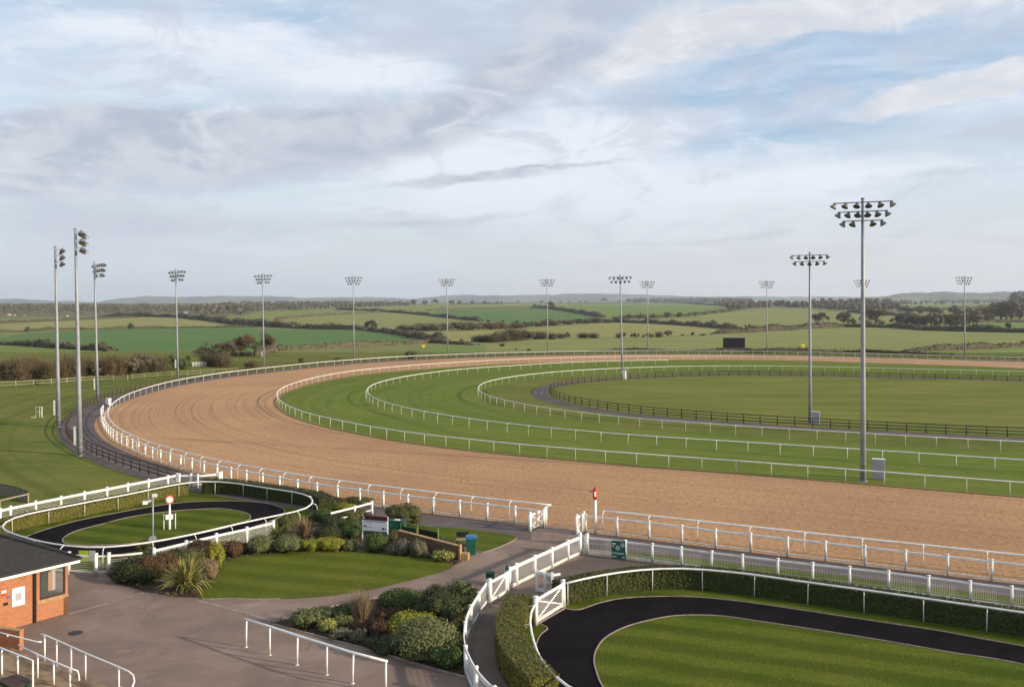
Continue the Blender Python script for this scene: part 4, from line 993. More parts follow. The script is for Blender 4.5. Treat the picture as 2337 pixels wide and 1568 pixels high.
# winning post by the gateway
b = G(A3(1123, 420)); r_ = thing('winning_post', b, 'white pole with red painted head beside the gateway to the sand', 'post')
mb = MB(); mb.tube([b, b+Vector((0, 0, 2.5))], .095, 10); mb.build('pole', M['white'], r_, True)
mb = MB(); mb.lathe(b, [(.11, 2.38), (.17, 2.55), (.17, 3.05), (.12, 3.2), (.05, 3.25)], 10); mb.build('head', M['red'], r_, True)
mb = MB(); mb.box((b.x-.02, b.y-.17, b.z+2.8), (.12, .03, .35), .2); mb.build('emblem', M['white'], r_)
mb = MB(); mb.tube([b+Vector((-.15, 0, 2.95)), b+Vector((-.32, 0, 3.0)), b+Vector((-.36, 0, 2.86))], .03, 6); mb.build('strap', M['black'], r_)
# small winning post in the left ring
b = G(A1(1102, 545)); r_ = thing('winning_post', b, 'small white winning post topped by a red-rimmed white disc, on the oval lawn', 'post')
mb = MB(); mb.tube([b, b+Vector((0, 0, 1.0))], .085, 10); mb.build('pole', M['white'], r_)
mb = MB(); mb.tube([b+Vector((0, 0, 1.0)), b+Vector((0, 0, 1.95))], [.10, .045], 10); mb.build('spire', M['white'], r_)
tocam = Vector((-b.x, -b.y, 0)).normalized(); side = Vector((-tocam.y, tocam.x, 0)); ry = math.atan2(side.y, side.x)
def disc(c, r, th, mat, name, root):
    m1 = MB(); m1.tube([c-tocam*th/2, c+tocam*th/2], r, 24); return m1.build(name, mat, root)
disc(b+Vector((0, 0, 2.12)), .30, .10, M['red'], 'rim', r_); disc(b+Vector((0, 0, 2.12))+tocam*.04, .225, .08, M['white'], 'disc', r_)
for k, s in enumerate((-.38, .38)):
    q = b+side*s; m1 = MB(); m1.tube([q, q+Vector((0, 0, 1.12))], .035, 6); m1.build('frame_post', M['white'], r_)
q = b-tocam*.3; m1 = MB(); m1.tube([q, q+Vector((0, 0, 1.12))], .035, 6); m1.build('frame_post', M['black'], r_)
m1 = MB(); m1.tube([b+side*-.38+Vector((0, 0, 1.12)), b-tocam*.3+Vector((0, 0, 1.12)), b+side*.38+Vector((0, 0, 1.12)), b+side*-.38+Vector((0, 0, 1.12))], .03, 6); m1.build('frame_ring', M['maroon'], r_)
m1 = MB(); c = b+side*-.02+tocam*.12; m1.box((c.x, c.y, .92), (.5, .02, .36), ry); m1.build('number_board', M['signwhite'], r_)
# camera pole
b = G(A1(993, 668)); r_ = thing('camera_pole', b, 'slim grey pole carrying two white cameras above the shrubs of the left parade ring', 'pole')
mb = MB(); mb.tube([b, b+Vector((0, 0, 3.35))], .06, 8); mb.build('pole', M['steel'], r_, True)
mb = MB(); mb.tube([b+Vector((.05, 0, 3.2)), b+Vector((-.45, 0, 3.12))], .03, 6); mb.tube([b+Vector((.05, 0, 3.28)), b+Vector((-.42, 0, 3.26))], .02, 6); mb.build('bracket', M['steel'], r_)
mb = MB(); mb.box((b.x+.12, b.y, 3.45), (.30, .16, .2), .2); mb.build('camera', M['white'], r_)
mb = MB(); mb.box((b.x-.48, b.y-.08, 3.0), (.30, .18, .2), .6); mb.tube([b+Vector((-.34, -.05, 3.02)), b+Vector((-.1, 0, 3.12))], .07, 8); mb.build('camera', M['white'], r_)
mb = MB(); c = b+Vector((.02, -.08, .62)); mb.tube([c-tocam*.08, c+tocam*.08], .24, 16); mb.build('junction_box', M['steel'], r_)

# white jockey-scale like stand on the left grass
b = G(A1(0, 0)); b = G(B1(352, 660)); r_ = thing('starting_stand', b, 'small white tubular frame stand on the grass at far left', 'frame')
def fr(pts, nm='frame', r=.03, mat='cream'):
    m1 = MB()
    for q in pts: m1.tube([b+Vector(v) for v in q], r, 6)
    m1.build(nm, M[mat], r_)
fr([((-.45, 0, 0), (-.45, 0, 1.5), (.45, 0, 1.5), (.45, 0, 0)), ((-.45, 0, .85), (.45, 0, .85)), ((-.15, .4, 0), (-.15, .4, 1.45)), ((.15, .4, 0), (.15, .4, 1.45)), ((-.15, .4, 1.45), (-.15, 0, 1.5)), ((.15, .4, 1.45), (.15, 0, 1.5)), ((-.45, 0, 0), (-.95, -.3, .05)), ((.45, 0, 0), (.7, -.2, .03))])
fr([((-.2, .2, .5), (.2, .2, .5))], 'step', .05)
# closeboard fence lower left
p = [flat([G(q)])[0] for q in ((-150, 1112), (-40, 1124), (0, 1130), (36, 1137), (64.5, 1148))]
r_ = thing('closeboard_fence', p[0].copy(), 'weathered close-boarded wooden fence at the left edge of the grass', 'fence')
mb = MB(); pl = resample(p, step=.16)
for i, q in enumerate(pl[:-1]):
    t = (pl[i+1]-q).normalized(); mb.box((q.x, q.y, .45+.01*(i % 3)), (.145, .03, .9), math.atan2(t.y, t.x), random.random())
mb.build('boards', M['wood_grey'], r_)
mb = MB(); mb.rect(flat(p, .93), .06, .05); mb.build('capping', M['wood_dark'], r_)
p = [flat([G(B1(*q), 1.0)])[0] for q in ((-300, 1462), (0, 1402), (130, 1372), (253, 1345))]
board_fence('wooden_fence', 'low pale single-rail fence in front of the close-boarded fence at left', p, 1.0, (('top_rail', .96, .1, .06),), .09, 1.02, 2.6, 'wood_pale', tops=False, spots=[p[1], p[3]])

# ---- lettering helper -------------------------------------------------------------
def text(s, size, loc, rz, mat, root, name='lettering', tilt=90, ext=.004, align='CENTER'):
    cu = bpy.data.curves.new('t', 'FONT'); cu.body = s; cu.size = size; cu.extrude = ext; cu.align_x = align; cu.align_y = 'CENTER'
    to = bpy.data.objects.new('t', cu); me = bpy.data.meshes.new_from_object(to)
    bpy.data.objects.remove(to); bpy.data.curves.remove(cu); me.name = name
    me.materials.clear(); me.materials.append(mat)
    o = bpy.data.objects.new(name, me); COL.objects.link(o); o.parent = root
    o.location = Vector(loc)-root.location; o.rotation_euler = (R(tilt), 0, rz); return o
# ---- green notice on the mesh fence
a = G(A3(1250, 602)); b = G(A3(1352, 612)); a.z = b.z = 0; d = (b-a).normalized(); n = Vector((d.y, -d.x, 0)); rz = math.atan2(d.y, d.x)
r_ = thing('notice_board', a.copy(), 'dark green notice board with white symbols hung on the white mesh fence', 'sign')
w = (b-a).length; c = a.lerp(b, .5)+n*.12
mb = MB(); mb.box((c.x, c.y, .62), (w, .03, 1.10), rz); mb.build('panel', M['green_paint'], r_)
f0 = c+n*.02
def at(u, z): q = f0+d*u*w; return (q.x, q.y, z)
def ring(u, z, r, t, mat, root, nm='symbol'):
    m1 = MB(); q = Vector(at(u, z)); ns = 20
    for k in range(ns):
        a1, a2 = 2*math.pi*k/ns, 2*math.pi*(k+1)/ns
        m1.face([q+d*math.cos(x)*rr+Vector((0, 0, math.sin(x)*rr)) for x, rr in ((a1, r-t), (a1, r), (a2, r), (a2, r-t))])
    m1.build(nm, M[mat], root)
def bar(u, z, ww, hh, mat, root, nm='text_line', rot=0):
    m1 = MB(); q = at(u, z); m1.box(q, (ww, .008, hh), rz); m1.build(nm, M[mat], root)
ring(-.06, .72, .13, .04, 'text_white', r_); ring(.30, .93, .12, .035, 'text_white', r_)
text('a', .2, at(.30, .94), rz, M['text_white'], r_, 'symbol'); text('C', .16, at(-.05, .72), rz, M['text_white'], r_, 'symbol')
bar(-.33, .98, .24, .07, 'text_white', r_, 'emblem'); bar(-.38, .84, .06, .12, 'text_white', r_, 'emblem')
bar(-.02, .42, w*.86, .03, 'text_white', r_); bar(-.02, .35, w*.86, .022, 'text_white', r_); bar(-.30, .18, w*.3, .05, 'text_white', r_); bar(.36, .17, w*.18, .06, 'text_white', r_)

# ---- maroon and white sign board in the shrubs
Z = 6.873/1.0
def D1(x, y): return ((860+x/6.8735)*.92445, (1220+y/6.8735)*.92445)
bR = G(D1(668, 795)); pxm = F/bR.y
hgt = (D1(0, 795)[1]-D1(0, 385)[1])/pxm
aL = flat([G(D1(232, 610+150))])[0]
aL = bR+Vector(((D1(232, 0)[0]-D1(668, 0)[0])/pxm*1.03, .55, 0)); aL.z = bR.z = 0
r_ = thing('information_sign', bR.copy(), 'white information sign with maroon header on two posts among the shrubs', 'sign')
for q in (aL, bR):
    mb = MB(); mb.box((q.x, q.y, hgt/2), (.07, .07, hgt+.03)); mb.build('post', M['signwhite'], r_)
d = (bR-aL).normalized(); rz = math.atan2(d.y, d.x); n = Vector((d.y, -d.x, 0)); w = (bR-aL).length
c = aL.lerp(bR, .5); f0 = c+n*.065
zb = hgt-1.42*(hgt/2.3)
H_ = hgt-zb
mb = MB(); mb.box((c.x+n.x*.045, c.y+n.y*.045, zb+H_*.36), (w, .03, H_*.72), rz); mb.build('panel', M['signwhite'], r_)
mb = MB(); mb.box((c.x+n.x*.045, c.y+n.y*.045, zb+H_*.86), (w, .035, H_*.28), rz); mb.build('header', M['maroon'], r_)
bar(-.44, zb+H_*.86, .07, .16, 'text_white', r_, 'emblem')
for k in range(9): bar(-.38+.095*k, zb+H_*.65, w*.075, .05, 'text_dark', r_)
bar(-.25, zb+H_*.50, w*.3, .02, 'grey_box', r_); bar(-.24, zb+H_*.22, w*.28, .02, 'grey_box', r_); bar(-.24, zb+H_*.28, w*.3, .02, 'grey_box', r_)
bar(-.41, zb+H_*.30, .10, .11, 'text_dark', r_, 'symbol'); bar(-.35, zb+H_*.31, .07, .09, 'text_dark', r_, 'symbol')
bar(.34, zb+H_*.20, .13, .15, 'text_dark', r_, 'symbol'); bar(.44, zb+H_*.19, .14, .13, 'grey_box', r_, 'symbol')

# ---- green frames, low brick wall, bin
def frame_panel(name, label, pa, pb, h, mats):
    a = G(pa); b = G(pb); a.z = b.z = 0; r = thing(name, a.copy(), label, 'barrier')
    m1 = MB(); m1.tube([a, a+Vector((0, 0, h)), b+Vector((0, 0, h)), b], .045, 6); m1.build('frame', M[mats[0]], r)
    d = (b-a).normalized(); c = a.lerp(b, .5); m1 = MB(); m1.box((c.x, c.y, h*.42), ((b-a).length-.2, .03, h*.68), math.atan2(d.y, d.x)); m1.build('panel', M[mats[1]], r)
frame_panel('framed_panel', 'lime green tubular frame with a black panel, behind the low brick wall', D1(1180, 770), D1(1525, 840), 1.0, ('olive_metal', 'black'))
frame_panel('framed_panel', 'lime green tubular frame with a green netting panel, left of the black one', D1(890, 715), D1(1165, 765), .95, ('olive_metal', 'dkgreen'))
b = G(D1(760, 690)); r_ = thing('green_counter', b, 'dark green counter with a white tray, behind the information sign', 'counter')
mb = MB(); mb.box((b.x, b.y, .5), (1.7, .6, 1.0), R(-8)); mb.build('body', M['green_paint'], r_)
mb = MB(); mb.box((b.x, b.y, 1.02), (1.8, .7, .05), R(-8)); mb.build('top', M['dkgreen'], r_)
mb = MB(); mb.box((b.x+.3, b.y-.1, 1.07), (.35, .2, .05), R(-8)); mb.build('tray', M['white'], r_)
aw = G(D1(860, 830)); bw = G(D1(1880, 1108)); aw.z = bw.z = 0
r_ = thing('low_wall', aw.copy(), 'low brown brick wall with stone end pier at the edge of the shrub bed', 'wall')
mb = MB(); mb.rect([aw+Vector((0, 0, .42)), bw+Vector((0, 0, .42))], .22, .84); mb.build('brickwork', plain('brown_brick', (.17, .105, .062), .9, .3, 4), r_)
mb = MB(); mb.rect([aw+Vector((0, 0, .865)), bw+Vector((0, 0, .865))], .25, .05); mb.build('coping', M['stone'], r_)
mb = MB(); mb.box((bw.x+.06, bw.y-.05, .47), (.12, .30, .94), R(-18)); mb.build('pier', M['stone'], r_)
b = G(D1(1975, 1120)); r_ = thing('stone_block', b, 'square sandstone block on the path beside the green bin', 'block')
mb = MB(); mb.box((b.x, b.y+.2, .2), (.5, .5, .40), R(-10)); mb.build('block', M['stone'], r_)
b = G(D1(2080, 1030)); r_ = thing('litter_bin', b, 'green litter bin with blue lid at the corner of the lawn', 'bin')
m1 = MB(); s0, s1 = .27, .33
for z, s in ((0, s0), (1.0, s1)):
    for x, y in ((-s, -s), (s, -s), (s, s), (-s, s)): m1.v.append((b.x+x, b.y+y+.3, z))
m1.f = [(3, 2, 1, 0), (4, 5, 6, 7), (0, 1, 5, 4), (1, 2, 6, 5), (2, 3, 7, 6), (3, 0, 4, 7)]; m1.t = [.5]*6; m1.build('body', M['green_paint'], r_)
m1 = MB(); m1.box((b.x, b.y+.3, 1.05), (.72, .74, .1)); m1.box((b.x, b.y+.32, 1.12), (.62, .5, .06)); m1.tube([(b.x-.3, b.y+.68, 1.05), (b.x+.3, b.y+.68, 1.05)], .03, 6); m1.build('lid', M['blue_paint'], r_)
b = G(D1(1930, 900)); r_ = thing('bench', b, 'dark metal bench with a pale seat between the low wall and the green bin', 'bench')
m1 = MB(); m1.box((b.x, b.y+.3, .45), (.8, .4, .05)); m1.build('seat', M['wood_pale'], r_); m1 = MB(); m1.box((b.x, b.y+.5, .72), (.8, .05, .35)); m1.build('backrest', M['black'], r_)
for s in (-.35, .35): m1 = MB(); m1.box((b.x+s, b.y+.3, .21), (.06, .4, .42)); m1.build('leg', M['black'], r_)
# dark green box on the walkway gate post and tall green lamp top
b = G(A3(460, 872)); r_ = thing('hand_sanitiser', b+Vector((0, 0, 1.3)), 'small dark green dispenser fixed on top of the walkway gate post', 'dispenser')
m1 = MB(); m1.box((b.x, b.y-.0, 1.42), (.2, .2, .2)); m1.lathe((b.x, b.y, 1.52), [(.05, 0), (.05, .08)], 8); m1.build('body', M['green_paint'], r_)
b = G(A3(335, 800)); r_ = thing('litter_bin', b, 'dark green litter bin half hidden by the white gate and the shrubs', 'bin')
m1 = MB(); m1.box((b.x, b.y, .33), (.48, .42, .66)); m1.build('body', M['dkgreen'], r_); m1 = MB(); m1.lathe((b.x, b.y, .66), [(.29, 0), (.24, .08), (.08, .12)], 12); m1.build('lid', M['dkgreen'], r_)
# banners on the fence beside the kiosk
def banner(label, x0, x1, mat, txt=None):
    a = flat([G(A1(x0, 800))])[0]; b = flat([G(A1(x1, 800))])[0]; b.y = a.y; a.y -= .0
    r = thing('banner', a.copy(), label, 'banner'); m1 = MB(); c = a.lerp(b, .5); m1.box((c.x, c.y+.25, .72), ((b-a).length, .02, .62)); m1.build('panel', M[mat], r)
    if txt:
        for k, s in enumerate(txt): text(s, .16, (c.x, c.y+.235, .88-.3*k), 0, M['text_dark'], r)
banner('plain yellow green banner on the white fence beside the kiosk roof', 498, 562, 'lime')
banner('grey banner with two dark blots of lettering, right of the yellow green one', 566, 606, 'grey_box')
for k, (x_, z_) in enumerate(((586, .9), (586, .6))):
    pass

# ================= brick kiosk ==================================================================
C0 = G(A1(440, 1087)); wd = Vector((-.6, -.8, 0)); nd = Vector((.8, -.6, 0)); bd = Vector((-.8, .6, 0))
r_ = thing('brick_kiosk', C0.copy(), 'small orange brick kiosk with dark slate roof and white fascia at the left edge', 'building')
HT = 2.72
def wallquad(name, p0, dr, L_, z0, z1, th=.22, mat='brick', root=r_):
    m1 = MB(); q = p0+dr*L_; n_ = Vector((dr.y, -dr.x, 0))*-th if False else -nd*th if abs(dr.dot(wd)) > .9 else -Vector((.6, .8, 0))*th
    m1.uv = []
    for base_, off_ in ((p0, Vector((0, 0, 0))), (p0, n_)):
        for u, z in ((0, z0), (L_, z0), (L_, z1), (0, z1)):
            v = base_+dr*u+off_; m1.v.append((v.x, v.y, z)); m1.uv.append((u, z))
    m1.f = [(0, 1, 2, 3), (7, 6, 5, 4), (0, 4, 5, 1), (1, 5, 6, 2), (2, 6, 7, 3), (3, 7, 4, 0)]; m1.t = [.5]*6
    return m1.build(name, M[mat], root)
W0, W1 = .12, 1.42        # window, measured along the wall from the corner
wallquad('wall', C0, wd, W0, 1.02, HT); wallquad('wall', C0, wd, 1.55, 0, .86)
wallquad('wall', C0+wd*(W1), wd, .13, .86, HT)
wallquad('wall', C0+wd*1.55, wd, 2.05, 0, HT)
wallquad('wall', C0+wd*W0, wd, W1-W0, 2.5, HT)
wallquad('wall', C0+wd*4.55, wd, 6, 0, HT); wallquad('wall', C0+wd*3.6, wd, .95, 2.35, HT)
wallquad('wall', C0-nd*.0+bd*0.0, bd, 7.5, 0, .86)
wallquad('wall', C0+bd*1.6, bd, 6, .86, HT)
def bx2(name, u0, u1, z0, z1, o0, o1, mat, root=r_):
    a = C0+wd*u0+nd*o0; b = C0+wd*u1+nd*o0; c = C0+wd*u1+nd*o1; d_ = C0+wd*u0+nd*o1; m1 = MB()
    m1.v = [(p.x, p.y, z) for z in (z0, z1) for p in (a, b, c, d_)]; m1.f = [(3, 2, 1, 0), (4, 5, 6, 7), (0, 1, 5, 4), (1, 2, 6, 5), (2, 3, 7, 6), (3, 0, 4, 7)]; m1.t = [.5]*6
    return m1.build(name, M[mat], root)
bx2('window_band', -.03, 1.55, .86, 1.03, -.2, .025, 'stone')
wf = thing('window', C0+wd*.77, None, None); wf.parent = r_; wf.location = C0+wd*.77-r_.location; wf['_rot'] = 1
for u0, u1, z0, z1 in ((W0-.12, W0+.05, 1.03, 2.5), (W1-.07, W1, 1.03, 2.5), (W0+.05, W1-.07, 1.03, 1.12), (W0+.05, W1-.07, 2.42, 2.5)):
    o = bx2('window_frame', u0, u1, z0, z1, -.14, -.02, 'door', None); o.parent = wf; o.location = -(C0+wd*.77)
o = bx2('pane', W0+.05, W1-.07, 1.12, 2.42, -.09, -.08, 'glass', None); o.parent = wf; o.location = -(C0+wd*.77)
bx2('blind', W1-.5, W1-.1, 1.15, 2.4, -.32, -.28, 'cream')
bx2('interior_wall', -.2, 4.2, .2, HT-.05, -1.8, -1.7, 'grey_box'); bx2('desk', 0, 2.2, .9, .98, -1.3, -.25, 'house_roof')
bx2('downpipe', 1.62, 1.74, 0, HT, .0, .11, 'gutter')
bx2('door', 3.62, 4.53, .05, 2.32, -.12, -.05, 'door'); bx2('door_frame', 3.55, 3.62, 0, 2.36, -.08, .02, 'maroon')
bx2('poster', 2.15, 2.75, 1.05, 1.95, .0, .025, 'signwhite'); bx2('poster_print', 2.3, 2.6, 1.32, 1.68, .026, .03, 'grey_box')
bx2('notice', 3.02, 3.24, 1.84, 1.96, 0, .02, 'signwhite'); bx2('notice', 3.0, 3.24, 1.68, 1.81, 0, .02, 'red'); bx2('notice', 2.86, 2.96, 1.50, 1.68, 0, .02, 'blue_paint'); bx2('letterbox', 2.95, 3.15, 1.22, 1.36, 0, .03, 'gutter')
# roof
ec = C0+nd*.34+Vector((.6, .8, 0))*.45; ze = 2.80
e2 = ec+wd*9.5; e3 = ec+bd*8; rp = ec+Vector((-.99, -.14, 0)).normalized()*0
hip = ec+(wd+bd).normalized()*5.5+Vector((0, 0, 0)); rise = 5.5*math.sin(R(45))*math.tan(R(25))
def pv(p, z): return (p.x, p.y, z)
m1 = MB(); m1.uv = []
ridge_end = hip+wd*6
for poly, dr in (((ec, e2, ridge_end, hip), wd), ((e3, ec, hip, hip+bd*3.0), -bd)):
    zs = (ze, ze, ze+rise, ze+rise); n0 = len(m1.v)
    for p_, z_ in zip(poly, zs): m1.v.append((p_.x, p_.y, z_)); m1.uv.append(((p_-ec).dot(dr), (z_-ze)/math.sin(R(25))))
    m1.f.append((n0, n0+1, n0+2, n0+3)); m1.t.append(.5)
n0 = len(m1.v)
for p_, z_ in ((ec, ze-.05), (e2, ze-.05), (e3+wd*9.5, ze-.05), (e3, ze-.05)): m1.v.append((p_.x, p_.y, z_)); m1.uv.append((0, 0))
m1.f.append((n0, n0+1, n0+2, n0+3)); m1.t.append(.5)
rf = m1.build('roof', M['slate'], r_)
m1 = MB(); m1.tube([Vector(pv(ec, ze+.03)), Vector(pv(hip, ze+rise+.03))], .07, 6); m1.build('ridge_tiles', M['slate'], r_)
m1 = MB()
for a_, b2 in ((ec, e2), (ec, e3)):
    pts = [a_+Vector((0, 0, ze-.14)), b2+Vector((0, 0, ze-.14))]; m1.rect(pts, .05, .19)
m1.build('fascia', M['white'], r_)
m1 = MB()
for a_, b2, o_ in ((ec, e2, nd), (ec, e3, Vector((.6, .8, 0)))): m1.tube([a_+o_*.09+Vector((0, 0, ze-.02)), b2+o_*.09+Vector((0, 0, ze-.02))], .055, 6)
m1.build('gutter', M['gutter'], r_)
# low brick wall with stone top in front of the kiosk (left of the terrace steps)
def D3(x, y): return ((x/4.667)*.92445, (1360+y/4.667)*.92445)
a = G(D3(0, 1120)); b = G(D3(225, 1150)); a.z = b.z = 0
r_ = thing('low_wall', b.copy(), 'low orange brick wall below the kiosk door beside the steps', 'wall')
m1 = MB(); m1.uv = []
dr = (b-a).normalized(); a2 = b-dr*4; nn = Vector((-dr.y, dr.x, 0))*.24
for z in (0, .88):
    for q, u in ((a2, 0), (b, 4), (b+nn, 4.9), (a2+nn, 8.9)): m1.v.append((q.x, q.y, z)); m1.uv.append((u, z))
m1.f = [(3, 2, 1, 0), (0, 1, 5, 4), (1, 2, 6, 5), (2, 3, 7, 6), (3, 0, 4, 7)]; m1.t = [.5]*5; m1.build('brickwork', M['brick'], r_)
m1 = MB(); m1.v = [(q.x, q.y, z) for z in (.88, .93) for q in (a2, b, b+nn, a2+nn)]; m1.f = [(3, 2, 1, 0), (4, 5, 6, 7), (0, 1, 5, 4), (1, 2, 6, 5), (2, 3, 7, 6), (3, 0, 4, 7)]; m1.t = [.5]*6; m1.build('coping', M['stone'], r_)

# ================= terrace steps and their handrails ===================================================
s0 = G(D3(210, 1165)); s1 = G(D3(1120, 1530)); s0.z = s1.z = 0; sd = (s1-s0).normalized(); sn = Vector((sd.y, -sd.x, 0))   # towards the camera
if sn.y > 0: sn = -sn
r_ = thing('terrace_steps', s0.copy(), 'worn tan terrace steps in the lower left corner', 'steps')
q0 = s0-sd*6; L_ = 22
for k in range(9):
    a = q0+sn*.42*k; m1 = MB(); b2 = a+sd*L_; c2 = b2+sn*.42; d2 = a+sn*.42; z0 = .10*k; z1 = .10*(k+1)
    m1.v = [(p_.x, p_.y, z) for z in (z0-.3, z1) for p_ in (a, b2, c2, d2)]
    m1.f = [(3, 2, 1, 0), (4, 5, 6, 7), (0, 1, 5, 4), (1, 2, 6, 5), (2, 3, 7, 6), (3, 0, 4, 7)]; m1.t = [.5]*6; m1.build('step', M['stepwood'] if k else M['concrete'], r_)
def hrail(label, segs, posts, z, ph=None, r=.034):
    pts = [G(D3(*q), zz) for q, zz in segs]; root = thing('handrail', flat([pts[0]])[0], label, 'handrail', None)
    m1 = MB(); m1.tube(pts, r, 8); m1.build('rail', M['white'], root, True)
    for x_, yt_, yb_ in posts:
        q = G(D3(x_, yt_), z); 
        for (s_, za), (e_, zb_) in zip(segs, segs[1:]):
            if min(s_[0], e_[0]) <= x_ <= max(s_[0], e_[0]): z_ = za+(zb_-za)*(x_-s_[0])/max(1, e_[0]-s_[0]); q = G(D3(x_, yt_), z_); break
        m1 = MB(); hh = (D3(0, yb_)[1]-D3(0, yt_)[1])/F*q.y; m1.tube([q, q-Vector((0, 0, hh))], .036, 8); m1.build('post', M['white'], root, True)
    return root
hrail('white handrail with a hooped end at the lower left, nearest the open paving', [((470, 955), 1.2), ((515, 965), 1.2), ((820, 1100), 1.2), ((985, 1175), 1.2), ((1370, 1335), 1.2), ((1480, 1385), 1.18), ((1535, 1430), 1.1), ((1548, 1500), .95), ((1520, 1575), .8), ((1440, 1585), .78), ((1385, 1560), .8)], [(515, 975, 1290), (653, 1040, 1355), (820, 1110, 1470), (985, 1180, 1520), (1370, 1340, 1700)], 1.2)
hrail('white handrail with a cranked lower end, in the middle of the terrace steps', [((210, 1080), 1.45), ((435, 1190), 1.4), ((620, 1272), 1.35), ((810, 1350), 1.3), ((895, 1380), 1.28), ((905, 1420), 1.1), ((915, 1490), .9)], [(435, 1195, 1490), (620, 1275, 1600), (808, 1355, 1700)], 1.3)
hrail('white two-rail handrail at the extreme lower left corner', [((-200, 1040), 1.7), ((20, 1120), 1.7), ((200, 1190), 1.7), ((378, 1260), 1.7), ((380, 1600), .9)], [(22, 1140, 1540), (205, 1205, 1460)], 1.6)
rr = hrail('thin white grab rail fixed above the low orange wall', [((-200, 880), 1.25), ((85, 960), 1.2), ((430, 1045), 1.1), ((478, 1046), 1.1)], [(88, 965, 985)], 1.2, r=.03)
hrail('top of a white hooped handrail cut off by the bottom edge', [((1610, 2010), .9), ((1615, 1950), 1.05), ((1640, 1925), 1.15), ((1700, 1925), 1.2), ((1960, 2040), 1.2)], [(1640, 1930, 2100)], 1.2)
b = G(D3(250, 1500), .8); r_ = thing('equipment_case', (b.x, b.y, .62), 'dark green case with a pale edge, behind the lower left handrail', 'case')
m1 = MB(); m1.box((b.x, b.y-.5, .75), (1.2, .7, .5), R(-35)); m1.build('body', M['dkgreen'], r_); m1 = MB(); m1.box((b.x, b.y-.5, 1.02), (1.28, .78, .05), R(-35)); m1.build('rim', M['door'], r_)
# ================= plants ========================================================================
RND = random.Random(5)
def rv(): 
    while True:
        v = Vector((RND.uniform(-1, 1), RND.uniform(-1, 1), RND.uniform(-1, 1)))
        if .05 < v.length < 1: return v.normalized()
TILT = .8
def leaf(mb, p, n, s, t, asp=1.6):
    n = (n+rv()*TILT)
    n = n.normalized() if n.length > .01 else Vector((0, 0, 1))
    a = n.cross(rv()); a = a.normalized() if a.length > .01 else Vector((1, 0, 0)); b = n.cross(a)
    s *= RND.uniform(.7, 1.3); i = len(mb.v)
    for u, w in ((-asp, 0), (0, -.6), (asp, 0), (0, .6)): mb.v.append(tuple(p+a*s*u*.5+b*s*w))
    mb.f.append((i, i+1, i+2, i+3)); mb.t.append(t)
def lump_core(mb, c, r, seed, nu=12, nv=7, k=.86):
    i0 = len(mb.v); ph = RND.uniform(0, 9)
    for j in range(nv+1):
        th = math.pi*j/nv
        for i in range(nu):
            f = 2*math.pi*i/nu; d = Vector((math.sin(th)*math.cos(f), math.sin(th)*math.sin(f), math.cos(th)))
            w = k*(1+.10*math.sin(3*f+ph+2*th)+.07*math.sin(5*th+ph*2+f))
            mb.v.append((c[0]+d.x*r[0]*w, c[1]+d.y*r[1]*w, max(-.02, c[2]+d.z*r[2]*w)))
    for j in range(nv):
        for i in range(nu): mb.f.append((i0+j*nu+i, i0+(j+1)*nu+i, i0+(j+1)*nu+(i+1) % nu, i0+j*nu+(i+1) % nu)); mb.t.append(.1)  # core takes the dark end of the tint: shade between leaves as colour
def dome(mb, c, a, ay, h, n, s, asp=1.6, topt=0.0, clip=False):
    """a shrub: overlapping leafy lumps filling a dome of half-width a and height h standing on c"""
    lumps = [((c.x, c.y, c.z+h*.42), (a*.80, ay*.80, h*.56))]
    k = 0 if clip else RND.randint(6, 9)
    if clip: lumps = [((c.x, c.y, c.z+h*.40), (a*.97, ay*.97, h*.60))]
    for i in range(k):
        f = 2*math.pi*i/k+RND.uniform(-.4, .4); q = RND.uniform(.45, .74); rr = RND.uniform(.28, .50)
        lumps.append(((c.x+a*q*math.cos(f), c.y+ay*q*math.sin(f), c.z+h*RND.uniform(.28, .62)), (a*rr, ay*rr, h*RND.uniform(.26, .38))))
    for l in lumps: lump_core(mb, l[0], l[1], 0)
    ar = [l[1][0]*l[1][2]+l[1][0]*l[1][1] for l in lumps]; tot = sum(ar)
    for l, w in zip(lumps, ar):
        cc = Vector(l[0]); r = l[1]
        for _ in range(int(n*w/tot)):
            d = rv()
            if d.z < -.35: d.z = -d.z
            q = RND.uniform(.84, 1.10); p = Vector((cc.x+d.x*r[0]*q, cc.y+d.y*r[1]*q, cc.z+d.z*r[2]*q))
            if p.z < c.z+.02: p.z = c.z+RND.uniform(.02, .12)
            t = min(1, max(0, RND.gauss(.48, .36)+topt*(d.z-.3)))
            leaf(mb, p, Vector((d.x/r[0], d.y/r[1], d.z/r[2])).normalized(), s, t, asp)
def spiky(mb, c, w, h, n, width=.05):
    for i in range(n):
        f = RND.uniform(0, 2*math.pi); out = RND.uniform(.15, 1)*w; hh = h*RND.uniform(.55, 1.05)*(1-.25*out/w); lean = RND.random()
        d = Vector((math.cos(f), math.sin(f), 0)); side = Vector((-d.y, d.x, 0)); prev = None; t = RND.random()
        m_ = 6; droop = RND.uniform(.25, .95)*out/w
        for k in range(m_+1):
            u = k/m_; p = c+d*(out*u**1.25+.05)+Vector((0, 0, hh*(u-droop*u**2.6)*1.05)); ww = width*(1-u**2.2)+.004
            a, b = p-side*ww/2, p+side*ww/2
            if prev: mb.face([prev[0], prev[1], b, a], t)
            prev = (a, b)
